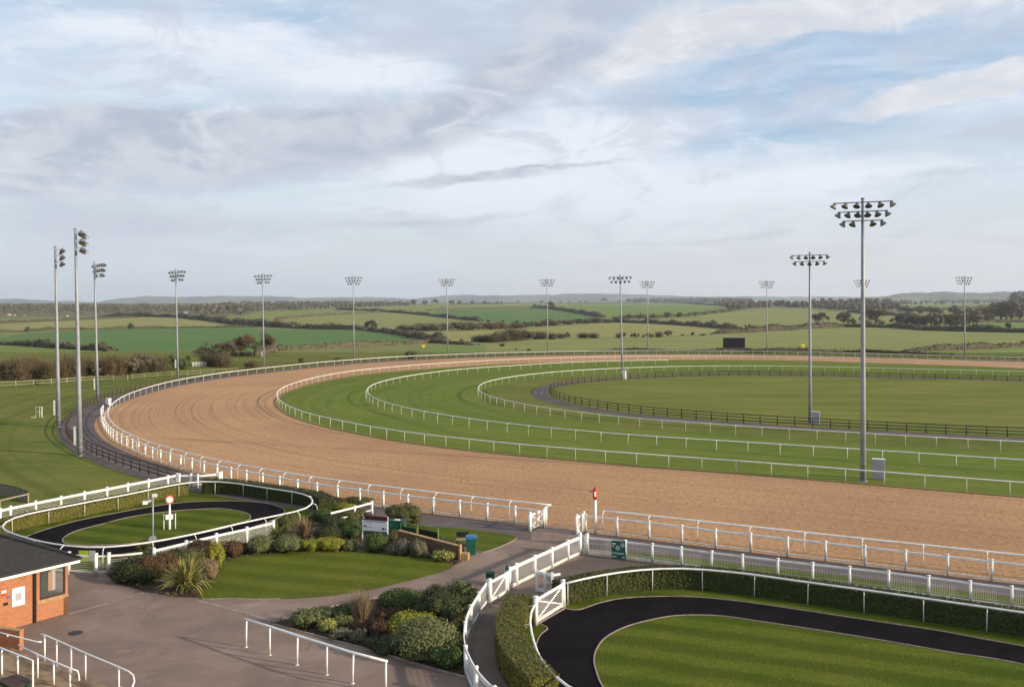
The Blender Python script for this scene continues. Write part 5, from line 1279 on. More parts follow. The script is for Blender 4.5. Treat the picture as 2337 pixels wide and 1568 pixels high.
def twigs(mb, c, w, h, n, spread=.6, th=.016, curl=.15):
    for i in range(n):
        f = RND.uniform(0, 2*math.pi); r0 = RND.random()*w*.35; d = Vector((math.cos(f), math.sin(f), 0))
        a = c+d*r0; top = a+d*w*spread*RND.random()+Vector((0, 0, h*RND.uniform(.5, 1.05))); t = RND.random()
        mid = a.lerp(top, .5)+rv()*curl*h*.3
        side = d.cross(Vector((0, 0, 1))); side = (side+rv()*.6).normalized()
        for p, q, x, y in ((a, mid, th, th*.7), (mid, top, th*.7, th*.3)):
            mb.face([p-side*x, p+side*x, q+side*y, q-side*y], t)
        for _ in range(3):
            b0 = mid.lerp(top, RND.random()); e = b0+(rv()+Vector((0, 0, .6)))*.16*h; mb.face([b0-side*th*.4, b0+side*th*.4, e+side*th*.2, e-side*th*.2], t)
def shrub(px, wpx, hpx, mat, label, kind='dome', scale=1/.3042, leafs=.055, dens=1.0, name='shrub', topt=0, mat2=None, group=None):
    """px: front foot of the plant in the photograph; wpx / hpx: its width and height there (reference pixels)"""
    b = G(px); m = CAMH/(px[1]-HY); w = wpx*m/2*1.1; hp = hpx*m
    ay = w*.85
    if kind == 'dome' or kind == 'clip':
        k = .33; x = hp-ay*k; h = max(.35, x/.94*1.05) if x > ay*k else max(.35, hp*.62)
        h = max(.35, min(h, hp*.92))
    else: h = hp*.95
    c = b+Vector((0, ay*.75 if kind in ('dome', 'clip') else w*.3, 0))
    if kind in ('dome', 'clip'):
        mb = MB(); area = (w*h*3+w*ay*3); n = int(min(6500, area*330*dens*(.055/leafs)**1.6)); dome(mb, c, w, ay, h, n, leafs, topt=topt, clip=(kind == 'clip'))
        for _ in range(int((26 if kind == 'dome' else 7)*w*dens)):        # stray shoots
            d = rv(); d.z = abs(d.z)*.9+.15; p = c+Vector((d.x*w*.8, d.y*ay*.8, h*.25+d.z*h*.62)); e = (d+rv()*.35+Vector((0, 0, .5))).normalized(); l_ = RND.uniform(.12, .30)*min(1, h); s_ = e.cross(rv()).normalized()*.006
            mb.face([p-s_, p+s_, p+e*l_+s_*.4, p+e*l_-s_*.4], .3)
            for q_ in range(5): leaf(mb, p+e*l_*(.3+.16*q_), e, leafs*.85, RND.random())
    elif kind == 'spiky':
        mb = MB(); spiky(mb, c, w*1.15, h*1.0, int(150*dens), leafs)
    elif kind == 'twigs':
        mb = MB(); twigs(mb, c, w, h, int(260*dens), .8, leafs)
    root = thing(name, c.copy(), label, 'shrub' if name != 'flax_plant' else 'plant', group or 'shrubs of the flower beds')
    mb.build('foliage', M[mat], root)
    m1 = MB()
    for _ in range(4):
        d = Vector((RND.uniform(-1, 1), RND.uniform(-1, 1), 0))*w*.25; m1.tube([c+d*.3-Vector((0, 0, .03)), c+d+Vector((0, 0, h*.45))], [.03, .012], 5)
    m1.build('stem', M['bark'], root)
    return root
S1 = .3513; S2 = .3042
sh = lambda fn, s, x, y, w, h, mat, label, kind='dome', **k: shrub(fn(x, y), w*s, h*s, mat, label, kind, **k)
# left bed
sh(A1, S1, 850, 905, 330, 175, 'f_dark', 'large clipped dark green shrub with squared sides beside the kiosk path', 'clip', topt=.4)
sh(A1, S1, 860, 775, 260, 75, 'f_olive', 'low olive shrub spreading in front of the white fence by the kiosk', leafs=.05)
sh(A1, S1, 1015, 885, 260, 190, 'f_red', 'reddish brown heathery shrub right of the clipped dark shrub')
sh(A1, S1, 1190, 845, 290, 180, 'f_olive', 'brownish olive shrub behind the striped flax')
sh(A1, S1, 1268, 765, 200, 150, 'f_maroon', 'dark maroon-leaved shrub behind the flax, touching a golden one')
sh(A1, S1, 1385, 805, 115, 190, 'f_yellow', 'upright golden yellow shrub at the corner of the lawn')
sh(A1, S1, 1330, 885, 150, 150, 'f_tan', 'tan dried flowering shrub right of the striped flax', leafs=.035)
sh(A1, S1, 1188, 965, 330, 300, 'f_varieg', 'big flax with arching yellow-striped leaves at the corner of the bed', 'spiky', name='flax_plant', leafs=.10, dens=2.3)
sh(A1, S1, 925, 700, 110, 90, 'f_olive', 'small olive shrub at the foot of the camera pole', leafs=.05)
sh(A1, S1, 1110, 700, 180, 60, 'f_dark', 'low dark shrub right of the camera pole')
sh(A1, S1, 1540, 712, 140, 80, 'f_red', 'low reddish shrub under the white mesh fence')
sh(A1, S1, 1440, 695, 110, 80, 'f_tan', 'pale tan dry shrub under the white mesh fence', leafs=.04)
sh(A2, S2, 30, 600, 150, 130, 'f_red', 'rust brown shrub at the left end of the long row along the lawn')
sh(A2, S2, 235, 578, 220, 150, 'f_grey', 'rounded grey-green shrub in the row along the lawn, left of the pair', leafs=.05)
sh(A2, S2, 440, 572, 240, 150, 'f_grey', 'broad grey-green speckled shrub below the bronze flax', leafs=.05)
sh(A2, S2, 355, 460, 190, 150, 'f_varieg', 'small pale yellow flax beside the white mesh fence', 'spiky', name='flax_plant', leafs=.055, dens=1.1)
sh(A2, S2, 450, 420, 170, 150, 'f_olive', 'loose brownish shrub behind the bronze flax')
sh(A2, S2, 570, 475, 250, 240, 'f_tan', 'tall bronze flax with stiff upright leaves in the middle of the shrubbery', 'spiky', name='flax_plant', leafs=.07, dens=1.3)
sh(A2, S2, 625, 562, 150, 110, 'f_yellow', 'small golden green shrub in the row along the lawn, left half of the pair', leafs=.05)
sh(A2, S2, 765, 562, 220, 125, 'f_yellow', 'wider golden shrub in the row along the lawn, right half of the pair', leafs=.05)
sh(A2, S2, 745, 475, 200, 115, 'f_dark', 'dark dome shrub behind the golden pair', 'clip')
sh(A2, S2, 700, 345, 190, 120, 'f_green', 'bright green shrub near the end of the left parade ring rail')
sh(A2, S2, 785, 395, 160, 110, 'f_dark', 'dark green shrub in the middle of the shrubbery behind the flax')
sh(A2, S2, 915, 350, 200, 130, 'f_olive', 'brown-green loose shrub below the short sunlit white fence', leafs=.05)
sh(A2, S2, 930, 455, 200, 150, 'f_green', 'green shrub immediately left of the information sign')
sh(A2, S2, 915, 555, 100, 85, 'f_grey', 'small silvery shrub at the lawn edge left of the information sign', leafs=.045)
sh(A2, S2, 1110, 565, 170, 150, 'f_green', 'round green shrub with yellowish top under the information sign', 'clip', topt=.5)
sh(A2, S2, 1308, 590, 165, 135, 'f_silver', 'silver-grey shrub left of the low brown wall', leafs=.045)
sh(A2, S2, 1430, 600, 130, 145, 'f_silver', 'pinkish grey shrub against the low brown wall', leafs=.045)
sh(A2, S2, 1612, 638, 160, 95, 'f_varieg', 'yellow variegated shrub in front of the low brown wall', leafs=.08)
sh(A2, S2, 1495, 602, 60, 40, 'f_silver', 'tiny whitish shrub at the foot of the low brown wall', leafs=.05)
sh(A2, S2, 1325, 372, 270, 185, 'f_olive', 'large rounded sparse shrub behind the information sign', leafs=.06, dens=.6)
sh(A2, S2, 1245, 475, 120, 85, 'f_olive', 'brownish box-shaped shrub right of the information sign post', 'clip')
sh(A2, S2, 820, 215, 190, 75, 'f_red', 'low rusty heather beside the crowd fence, beyond the ring rail')
sh(A2, S2, 975, 205, 200, 70, 'f_olive', 'low brown-green shrub beside the crowd fence above the short white fence')
sh(A2, S2, 745, 245, 150, 100, 'f_green', 'fresh green low shrub by the bend of the left ring rail')
sh(A2, S2, 880, 245, 170, 60, 'f_yellow', 'low yellowish shrub at the foot of the short white fence')
# foreground bed
sh(A2, S2, 575, 1140, 220, 150, 'f_grey', 'cream speckled shrub at the left tip of the foreground bed', leafs=.06)
sh(A2, S2, 740, 1165, 140, 115, 'f_varieg', 'yellow variegated shrub near the left tip of the foreground bed', leafs=.065)
sh(A2, S2, 710, 1075, 190, 110, 'f_grey', 'dull grey-green shrub on the path side of the foreground bed', leafs=.05)
sh(A2, S2, 850, 1080, 170, 120, 'f_green', 'mossy green shrub left of the tall tan twigs')
sh(A2, S2, 845, 1135, 180, 100, 'f_grey', 'blue-green shrub below the mossy one in the foreground bed', leafs=.05)
sh(A2, S2, 1010, 1085, 190, 235, 'f_tan', 'tall bare tan twiggy shrub in the foreground bed', 'twigs', leafs=.010, dens=1.6)
sh(A2, S2, 980, 1165, 180, 100, 'f_red', 'rust coloured low shrub at the foot of the tan twigs')
sh(A2, S2, 1175, 1085, 150, 100, 'f_red', 'pinkish brown shrub between the twigs and the dark flax')
sh(A2, S2, 1120, 1220, 190, 160, 'f_maroon', 'dark maroon shrub in the middle of the foreground bed')
sh(A2, S2, 845, 1215, 170, 90, 'f_silver', 'low grey shrub at the near kerb of the foreground bed', leafs=.045)
sh(A2, S2, 975, 1245, 130, 110, 'f_silver', 'small frosted grey shrub at the near kerb, right of the low grey one', leafs=.045)
sh(A2, S2, 1288, 1025, 320, 185, 'f_green', 'large clipped green dome on the path side of the foreground bed', 'clip', topt=.3)
sh(A2, S2, 1260, 1055, 160, 120, 'f_tan', 'dark flax with bronze spikes in front of the clipped green dome', 'spiky', name='flax_plant', leafs=.045, dens=.6)
sh(A2, S2, 1385, 1040, 140, 125, 'f_tan', 'small flax with pinkish spikes at the right of the clipped green dome', 'spiky', name='flax_plant', leafs=.04, dens=.5)
sh(A2, S2, 1345, 1215, 360, 205, 'f_yellow', 'bright golden shrub in the middle of the foreground bed', leafs=.06)
sh(A2, S2, 1480, 1400, 480, 325, 'f_grey', 'largest grey-green domed shrub, nearest the camera in the foreground bed', 'clip', leafs=.055, topt=.5)
sh(A2, S2, 1195, 1330, 300, 140, 'f_dark', 'low dark shrub at the near kerb left of the largest dome')
sh(A2, S2, 1655, 1455, 240, 190, 'f_green', 'olive green shrub filling the lower right corner of the foreground bed', leafs=.06)
sh(A2, S2, 1690, 1320, 170, 170, 'f_olive', 'bronzed olive shrub between the largest dome and the curved white fence')
sh(A2, S2, 1600, 1130, 380, 290, 'f_dark', 'large dark evergreen shrub against the white fence')
sh(A2, S2, 1740, 1170, 160, 200, 'f_olive', 'brown-tinged shrub at the white fence below the dark evergreen')
sh(A2, S2, 1750, 890, 160, 120, 'f_grey', 'pale cream shrub at the top of the foreground bed, by the white gate', leafs=.06, topt=.4)
sh(A2, S2, 1835, 965, 130, 130, 'f_green', 'green shrub squeezed against the white fence below the gate')

# ---- low plants and litter between the shrubs
def cover(poly, n, seed):
    global RND
    RND = random.Random(seed); pts = [G(q) for q in poly]; pl = [(p.x, p.y) for p in pts]; mb = MB(); k = 0
    x0, x1 = min(p[0] for p in pl), max(p[0] for p in pl); y0, y1 = min(p[1] for p in pl), max(p[1] for p in pl)
    while k < n:
        p = (RND.uniform(x0, x1), RND.uniform(y0, y1))
        if not inside(p, pl): continue
        k += 1; r = RND.uniform(.06, .22); hh = RND.uniform(.04, .24); t = RND.random()
        for _ in range(RND.randint(5, 16)):
            d = rv(); leaf(mb, Vector((p[0]+d.x*r, p[1]+d.y*r, .03+abs(d.z)*hh)), Vector((0, 0, 1)), .05, min(1, max(0, t+RND.uniform(-.3, .3))))
    return mb
tag(cover(bed1, 900, 61).build('ground_cover', M['f_olive']), kind='stuff'); tag(cover(bed2, 420, 62).build('ground_cover', M['f_olive']), kind='stuff')
tag(cover(bed1, 380, 63).build('leaf_litter', M['f_tan']), kind='stuff'); tag(cover(bed2, 200, 64).build('leaf_litter', M['f_red']), kind='stuff')
RND = random.Random(71)

# ---- clipped hedges -----------------------------------------------------------------------------------
def hedge(name, label, path, w, h, mat, leafs=.065, per=260, z=0.0, jit=.05, cat='hedge', seg=.5, group=None, only=None):
    path = resample(path if name == 'hedgerow' else flat(path), step=seg); root = thing(name, Vector(path[0]), label, cat, group); tg = tangents(path); mb = MB(); n = len(path)
    prof = [(-.5, 0), (-.52, .5), (-.47, .88), (-.3, .985), (0, 1.0), (.3, .985), (.47, .88), (.52, .5), (.5, 0)]
    f1, f2 = RND.uniform(.15, .3), RND.uniform(0, 6)
    def HK(i):
        if name != 'hedgerow': return 1.0
        e = min(1, min(i, n-1-i)/6+.25); return e*(1+.28*math.sin(i*f1+f2)+.2*math.sin(i*f1*2.7+f2*2))
    fr_ = []
    for i, (p, t) in enumerate(zip(path, tg)):
        nn = Vector((-t.y, t.x, 0)); k = (1+RND.uniform(-jit, jit))*HK(i)
        row = [p+nn*a*w*.95*(1+RND.uniform(-jit, jit)*.6)+Vector((0, 0, b*h*.96*k)) for a, b in prof]; fr_.append((p, nn, t)); mb.v += [tuple(q) for q in row]
    m_ = len(prof)
    for i in range(n-1):
        for j in range(m_-1): mb.f.append((i*m_+j, i*m_+j+1, (i+1)*m_+j+1, (i+1)*m_+j)); mb.t.append(.15)  # inner body tinted dark, painting in the shade behind the leaves
    mb.f.append(tuple(range(m_))[::-1]); mb.f.append(tuple((n-1)*m_+j for j in range(m_))); mb.t += [.15, .15]
    Ltot = length(path); per_len = (2*h+w)
    for _ in range(int(Ltot*per_len*per)):
        u = RND.random()*(n-1); i = min(n-2, int(u)); f = u-i; p = path[i].lerp(path[i+1], f); nn = fr_[i][1]; hk = HK(i); s = RND.random()*per_len
        if s < h: q = p-nn*w*.51+Vector((0, 0, s*hk)); nr = -nn
        elif s < h+w: q = p+nn*(s-h-w/2)+Vector((0, 0, h*hk)); nr = Vector((0, 0, 1))
        else: q = p+nn*w*.51+Vector((0, 0, (s-h-w)*hk)); nr = nn
        q = q+nr*RND.uniform(-.04, .05)*(leafs/.06)
        leaf(mb, q, nr, leafs, min(1, max(0, RND.gauss(.45, .28))))
    for p, nr in ((path[0], -tg[0]), (path[-1], tg[-1])) if name != 'hedgerow' else ():
        nn = Vector((-nr.y, nr.x, 0))
        for _ in range(int(w*h*per)): leaf(mb, p+nn*RND.uniform(-.5, .5)*w+Vector((0, 0, RND.random()*h))+nr*.03, nr, leafs, min(1, max(0, RND.gauss(.45, .28))))
    if name == 'hedge':                                                     # stray shoots along the top and sides
        for _ in range(int(Ltot*9)):
            u = RND.random()*(n-1); i = min(n-2, int(u)); p = path[i].lerp(path[i+1], u-i)+fr_[i][1]*RND.uniform(-.5, .5)*w+Vector((0, 0, h*RND.uniform(.86, 1.0))); e = (rv()*.5+Vector((0, 0, 1))).normalized(); l_ = RND.uniform(.06, .2)
            for q_ in range(4): leaf(mb, p+e*l_*(.3+.25*q_), e, leafs*.8, RND.random())
    mb.build('foliage', M[mat], root); return root
TILT = .5
i_end = min(range(len(R12)), key=lambda k: (R12[k]-Vector((R12[-1].x, R12[-1].y, 0))).length)
hp = [q for q in offset(R12, .62)]
hedge('hedge', 'long clipped laurel hedge behind the rail of the right parade ring', hp, 1.05, 1.06, 'hedge', per=300)
hp2 = spline(P2(A3, [(560, 960), (520, 1020), (490, 1100), (480, 1200), (505, 1310), (560, 1410), (640, 1500), (740, 1600)], .65), .4, 3)
hedge('hedge', 'yellow-green clipped hedge curving between the walkway and the right parade ring', hp2, 1.25, 1.25, 'hedge2', per=330, leafs=.055)
o10 = offset(R10, lambda i: OUT10*(.98), True)
i0 = 0
def seg10(a, b): return [o10[k % len(o10)] for k in range(a, b)]
# far side of the left ring: from the left end up to the corner, then the return on the right in the shade-darkened leaves
def near_idx(p): return min(range(len(R10)), key=lambda k: (R10[k]-p).length)
ka = near_idx(flat([G(A1(8, 525), 1.12)])[0]); kb = near_idx(flat([G(A1(1290, 233), 1.12)])[0]); kc = near_idx(flat([G(A2(648, 175), 1.12)])[0])
if kb < ka: kb += len(R10)
if kc < kb: kc += len(R10)
hedge('hedge', 'sunlit green hedge below the white rail on the far side of the left parade ring', seg10(ka, kb), .85, .95, 'hedge2', per=230)
hedge('hedge', 'dark hedge at the right-hand end of the left parade ring', seg10(kb+1, kc), 1.0, 1.1, 'hedge', per=230)

TILT = .8
# ---- countryside hedgerows ---------------------------------------------------------------------------
def hrow(label, segs, h, w, mat='f_hedgerow', leafs=.55, per=.9, jit=.22):
    pts = [T(p) for p in mixpts(*segs)]; h = h*.78
    hedge('hedgerow', label, pts, w, h, mat, leafs, per, jit=jit, seg=max(2.5, length(pts)/160), cat='hedgerow', group='hedgerows dividing the fields')
hrow('thick dark hedgerow across the green field at far left', [(C1, [(-300, 540), (0, 553), (250, 562), (500, 582), (860, 602), (1010, 612)])], 2.5, 3)
hrow('long thin hedgerow between the tan field and the blue-green field at left', [(C1, [(-300, 445), (0, 440), (200, 436), (500, 420), (900, 415), (1400, 405), (1900, 400), (2337, 396)])], 2.6, 3)
hrow('hedgerow along the top of the tan field at left', [(C1, [(-300, 365), (0, 360), (500, 336), (900, 316), (1250, 308)])], 3, 4)
hrow('dark hedgerow running down from the left woodland to the centre', [(C1, [(900, 298), (1300, 300), (1600, 306), (1900, 338), (2200, 380), (2330, 388)]), (C2, [(60, 455), (300, 465), (520, 478)])], 7, 6, leafs=1.0, per=.35)
hrow('bushy brown hedgerow above the blue-green field, left of centre', [(C2, [(0, 440), (150, 455), (300, 468), (500, 480), (800, 487), (1000, 490), (1130, 497)])], 5, 5, 'f_brown2', .8, .5, .35)
hrow('dark hedgerow sloping down to the right past the fifth mast', [(C2, [(1130, 500), (1300, 520), (1470, 545), (1520, 560), (1700, 585), (1830, 598)])], 3.6, 4)
hrow('reddish hedgerow along the lower edge of the blue-green field', [(C2, [(60, 712), (240, 700), (330, 672), (600, 662), (1000, 645), (1400, 625), (1700, 608), (2100, 630)])], 2.0, 3, 'f_brown2')
hrow('dark hedgerow curving over the hill crest near the centre', [(C2, [(840, 310), (1100, 318), (1300, 330), (1500, 346), (1700, 366), (2000, 400), (2150, 415)])], 5, 6, leafs=1.1, per=.3)
hrow('thin brown hedgerow between two olive fields left of centre', [(C2, [(300, 405), (400, 390), (700, 367), (1000, 349), (1250, 338)])], 4, 5, 'f_brown2', 1.0, .3)
hrow('thin hedgerow along the top of the central blue-green field', [(C2, [(1650, 318), (1750, 314), (2100, 303), (2337, 298)]), (C3, [(180, 296), (400, 292)])], 4, 5, 'f_brown2', 1.1, .3)
hrow('thick dark hedgerow sloping down the central hill', [(C3, [(400, 294), (560, 300), (800, 334), (1060, 380)])], 6.5, 7, leafs=1.1, per=.35)
hrow('dark hedgerow below the wooded slope right of centre', [(C3, [(1100, 418), (1300, 428), (1500, 434), (1900, 458), (2300, 492)])], 5, 6)
hrow('dark hedgerow just below the ridge wood', [(C3, [(1500, 240), (1700, 246), (1900, 262), (2337, 288)])], 7, 8, leafs=1.2, per=.3)
hrow('thick dark hedgerow right across the fields at right', [(C4, [(-100, 462), (0, 458), (300, 444), (640, 422), (900, 410), (1300, 414), (1600, 438), (2000, 448), (2337, 455), (2700, 458)])], 5, 6, leafs=.8, per=.6)
hrow('low dark hedge near the far rail at right', [(C4, [(1390, 605), (1600, 594), (2000, 583), (2337, 562), (2700, 545)])], 2.0, 2.5, leafs=.4, per=1.6)
hrow('low dark hedge directly behind the far rail', [(C3, [(950, 684), (1300, 683), (1700, 686), (2337, 686)]), (C4, [(200, 612), (640, 612), (900, 610), (1100, 612), (1390, 620), (1800, 632)])], 1.3, 2, leafs=.35, per=2)
hrow('faint hedgerow through the bare trees at right', [(C4, [(940, 292), (1100, 305), (1300, 318), (1500, 330)])], 6, 6, leafs=1.1, per=.3)
hrow('tree-dotted hedgerow climbing to the right below the ridge wood', [(C3, [(1130, 385), (1500, 385), (1800, 370), (2060, 340), (2337, 308)])], 5, 6, 'f_hedgegreen', .9, .4, .35)
hrow('skyline hedgerow in the centre', [(C2, [(1900, 262), (2337, 258)]), (C3, [(0, 256), (500, 244), (1000, 240), (1400, 238)])], 6, 8, leafs=1.3, per=.25)
hrow('far hedgerow below the small field at right', [(C4, [(1340, 286), (1700, 276), (2100, 260), (2337, 250)])], 7, 8, leafs=1.3, per=.25)
hrow('hedge in front of the far right green field', [(C4, [(1880, 376), (2100, 372), (2337, 372), (2700, 372)])], 4, 5)

# ---- trees -----------------------------------------------------------------------------------------------
def bare_tree(h, spread, seed, mat='f_brown2', twn=900, name='bare_tree', clumps=.6):
    global RND
    RND = random.Random(seed); root = thing(name, (0, 0, 0), 'x', 'tree'); tr = MB(); cr = MB()
    def grow(p, d, l, r, lev):
        q = p+d*l; tr.tube([p, p.lerp(q, .5)+rv()*l*.06, q], [r, r*.8, r*.6], 5, cap=False)
        if lev == 0: tips.append((q, d)); return
        for _ in range(RND.choice((3, 3, 4))):
            nd_ = (d*.75+rv()*spread+Vector((0, 0, .05))).normalized(); grow(q, nd_, l*RND.uniform(.62, .8), r*.55, lev-1)
    tips = []; grow(Vector((0, 0, -.2)), Vector((0, 0, 1)), h*.20, h*.028, 4)
    for _ in range(twn):
        p, d = RND.choice(tips); e = (d*.6+rv()*.9+Vector((0, 0, .3))).normalized(); p = p+rv()*h*.03; q = p+e*h*RND.uniform(.05, .11); s = e.cross(rv()).normalized()*h*.0035*clumps*2
        cr.face([p-s, p+s, q+s*.5, q-s*.5], RND.random())
    zmax = max(v[2] for v in cr.v); k = h/zmax
    for m_ in (tr, cr): m_.v = [(x*k, y*k, z*k) for x, y, z in m_.v]
    tr.build('trunk', M['bark'], root); cr.build('crown', M[mat], root)
    return root
def leafy_tree(h, seed, mat, name='evergreen_tree', wide=.42, n=1000, low=.12):
    global RND
    RND = random.Random(seed); root = thing(name, (0, 0, 0), 'x', 'tree'); tr = MB(); cr = MB()
    tr.tube([(0, 0, -.2), (0, 0, h*.5), (.03*h, 0, h*.75)], [h*.03, h*.02, h*.008], 6); tr.build('trunk', M['bark'], root)
    for i in range(16):
        d = rv(); c = Vector((d.x*h*wide*.62, d.y*h*wide*.62, h*(.5+low*.4)+d.z*h*.30)); r = h*RND.uniform(.10, .19)
        lump_core(cr, c, (r, r, r*.85), 0, 7, 5, .8)
        for _ in range(n//16):
            e = rv(); leaf(cr, c+e*r*RND.uniform(.8, 1.2), e, h*.028, min(1, max(0, RND.gauss(.45, .3))), 1.4)
    cr.build('crown', M[mat], root); return root
def shrub_proto(seed, mat, name='bush', n=420, twig=False):
    global RND
    RND = random.Random(seed); root = thing(name, (0, 0, 0), 'x', 'bush'); cr = MB()
    if twig:
        for i in range(7):
            f = RND.uniform(0, 6.28); q = RND.uniform(0, .38); r = RND.uniform(.16, .26); lump_core(cr, (q*math.cos(f), q*math.sin(f), RND.uniform(.2, .5)), (r, r, r*1.1), 0, 7, 5, .8)
        for _ in range(n*3):
            d = rv(); d.z = abs(d.z); p = Vector((d.x*.66, d.y*.6, d.z*1.0))*RND.uniform(.45, 1.03); leaf(cr, p, d, .026, RND.random(), 2.4)
        twigs(cr, Vector((0, 0, 0)), .8, 1.08, 420, .9, .007)
    else: dome(cr, Vector((0, 0, 0)), .6, .55, 1.0, n, .06)
    cr.build('foliage', M[mat], root); tr = MB()
    for _ in range(3): d = rv(); tr.tube([(0, 0, -.05), (d.x*.2, d.y*.2, .5)], [.03, .01], 5)
    tr.build('stem', M['bark'], root); return root
PRO = {'bareA': bare_tree(10, .75, 3, 'f_brown2', 3600), 'bareB': bare_tree(10, .95, 8, 'f_brown2', 2300), 'bareC': bare_tree(10, .6, 21, 'f_brown2', 3600),
       'bareD': bare_tree(10, .85, 33, 'f_brown', 2300), 'green': leafy_tree(10, 4, 'f_wood2'), 'olive': leafy_tree(10, 9, 'f_hedgegreen', 'leafy_tree'), 'brown': leafy_tree(10, 12, 'f_brown2', 'leafy_tree', .5),
       'wood': leafy_tree(10, 17, 'f_wood', 'leafy_tree', .48), 'bushB': shrub_proto(5, 'f_brown', 'bush', 500, True), 'bushG': shrub_proto(6, 'f_hedgegreen'), 'bushD': shrub_proto(7, 'f_hedgerow', 'bush', 450, True)}
PH = {'bushB': 1, 'bushG': 1, 'bushD': 1}
USED = set()
for o in list(PRO.values()): remember(o)
RND = random.Random(77)
def put(kind, px, hpx, label, group=None, wide=1.0, cat=None):
    src = PRO[kind]
    if kind in USED: o = copy_tree(src)
    else: o = src; USED.add(kind)
    b = T(px) if px[1] < 805 else G(px)
    h = hpx/F*b.y; k = h/PH.get(kind, 10)
    o.location = b-Vector((0, 0, .02*h)); o.scale = (k*wide, k*wide, k); o.rotation_euler = (0, 0, RND.uniform(0, 6.28)); tag(o, label, cat, group)
    if not group and 'group' in o: del o['group']
    return o
K1 = .25317; K4 = .288
put('bareB', C1(1925, 735), 250*K1, 'large bare oak with ivy-dark limbs on the near side of the blue-green field', wide=1.5)
put('bareD', C2(112, 728), 240*K1, 'tall spreading bare tree beside the fourth far mast', wide=1.45)
put('green', C1(1176, 420), 70*K1, 'lone round dark tree on the hedgerow of the tan field at left', wide=1.3)
put('olive', C1(243, 440), 60*K1, 'small round tree at the left end of the thin hedgerow', wide=1.1)
put('olive', C1(737, 425), 36*K1, 'little tree on the thin hedgerow behind the left masts')
put('bareA', C2(1155, 495), 105*K1, 'bare tree standing on the hedgerow between the fifth and sixth far masts', wide=1.2)
put('green', C2(1540, 272), 62*K1, 'dark round tree on the skyline left of centre', wide=1.3)
for i, (x, y, h, k) in enumerate(((1640, 270, 50, 'wood'), (1730, 268, 55, 'bareC'), (1880, 268, 52, 'wood'), (1950, 266, 45, 'wood'), (2065, 262, 40, 'green'), (2180, 262, 36, 'wood'), (2290, 260, 32, 'green'))):
    put(k, C2(x, y), h*K1, 'small skyline tree right of the dark round tree, left of centre', 'trees along the skyline left of centre', 1.3)
for x, y, h, k in ((500, 244, 30, 'wood'), (290, 250, 26, 'wood'), (140, 254, 24, 'green'), (670, 243, 28, 'green'), (750, 242, 25, 'wood'), (850, 240, 26, 'wood'), (900, 240, 24, 'wood'), (1210, 238, 34, 'green'), (1285, 238, 48, 'wood'), (1350, 238, 50, 'wood'), (590, 290, 66, 'olive'), (440, 290, 36, 'wood'), (490, 292, 36, 'wood')):
    put(k, C3(x, y), h*K1, 'small tree along the central skyline hedgerow', 'trees along the central skyline', 1.4)
put('bareC', C3(1068, 240), 52*K1, 'bare tree standing alone on the central skyline', wide=1.2)
for x, y, h, k in ((1290, 400, 60, 'wood'), (1380, 400, 66, 'brown'), (1440, 402, 58, 'wood'), (1500, 392, 58, 'brown'), (1630, 386, 66, 'olive'), (1740, 384, 62, 'olive'), (1885, 368, 38, 'olive'), (1830, 370, 28, 'wood'), (1970, 358, 34, 'wood'), (2060, 345, 32, 'olive'), (2140, 335, 30, 'wood'), (2200, 328, 28, 'wood'), (1215, 405, 48, 'brown'), (1165, 408, 44, 'wood')):
    put(k, C3(x, y), h*K1, 'round tree on the hedgerow below the ridge wood', 'trees on the hedgerow below the ridge wood', 1.3)
for x, y, h, k in ((1680, 432, 40, 'olive'), (1725, 436, 28, 'wood'), (1815, 440, 34, 'wood'), (1870, 445, 44, 'olive'), (1990, 450, 36, 'wood'), (2050, 452, 58, 'brown'), (2150, 462, 38, 'wood'), (2235, 475, 30, 'wood')):
    put(k, C3(x, y), h*K1, 'small tree on the lower dark hedgerow right of centre', 'trees on the lower hedgerow right of centre', 1.25)
# bushes of the belt below the central fields
LB = 'brown-green bush in the scrub belt below the central fields'; GB = 'scrub belt below the central fields'
RB = random.Random(31)
def belt(fn, xs, ys, hs, n, kinds, label, group, K=K1, wide=1.3):
    for i in range(n):
        t = (i+RB.uniform(.1, .9))/n; j = t*(len(xs)-1); a = min(len(xs)-2, int(j)); f = j-a
        x = xs[a]+(xs[a+1]-xs[a])*f; y = ys[a]+(ys[a+1]-ys[a])*f+RB.uniform(-12, 12)*(.4 if K == K1 else .3); h = (hs[a]+(hs[a+1]-hs[a])*f)*RB.uniform(.65, 1.15)
        put(RB.choice(kinds), fn(x, y), h*K, label, group, wide*RB.uniform(.9, 1.3))
belt(C2, (1400, 1800, 2337), (500, 500, 480), (55, 70, 60), 26, ('brown', 'wood', 'olive', 'bushB'), LB, GB, wide=1.7)
belt(C3, (0, 300, 700, 1130), (478, 474, 440, 425), (46, 46, 52, 48), 28, ('brown', 'wood', 'olive', 'bushB'), LB, GB, wide=1.9)
belt(C3, (0, 400, 1100), (430, 440, 415), (30, 35, 30), 12, ('wood', 'olive'), LB, GB)
belt(C2, (0, 500, 820), (450, 478, 488), (70, 60, 55), 14, ('bareB', 'brown', 'bareD', 'bushB'), 'bare brown bush on the hedgerow above the blue-green field', 'bushes above the blue-green field')
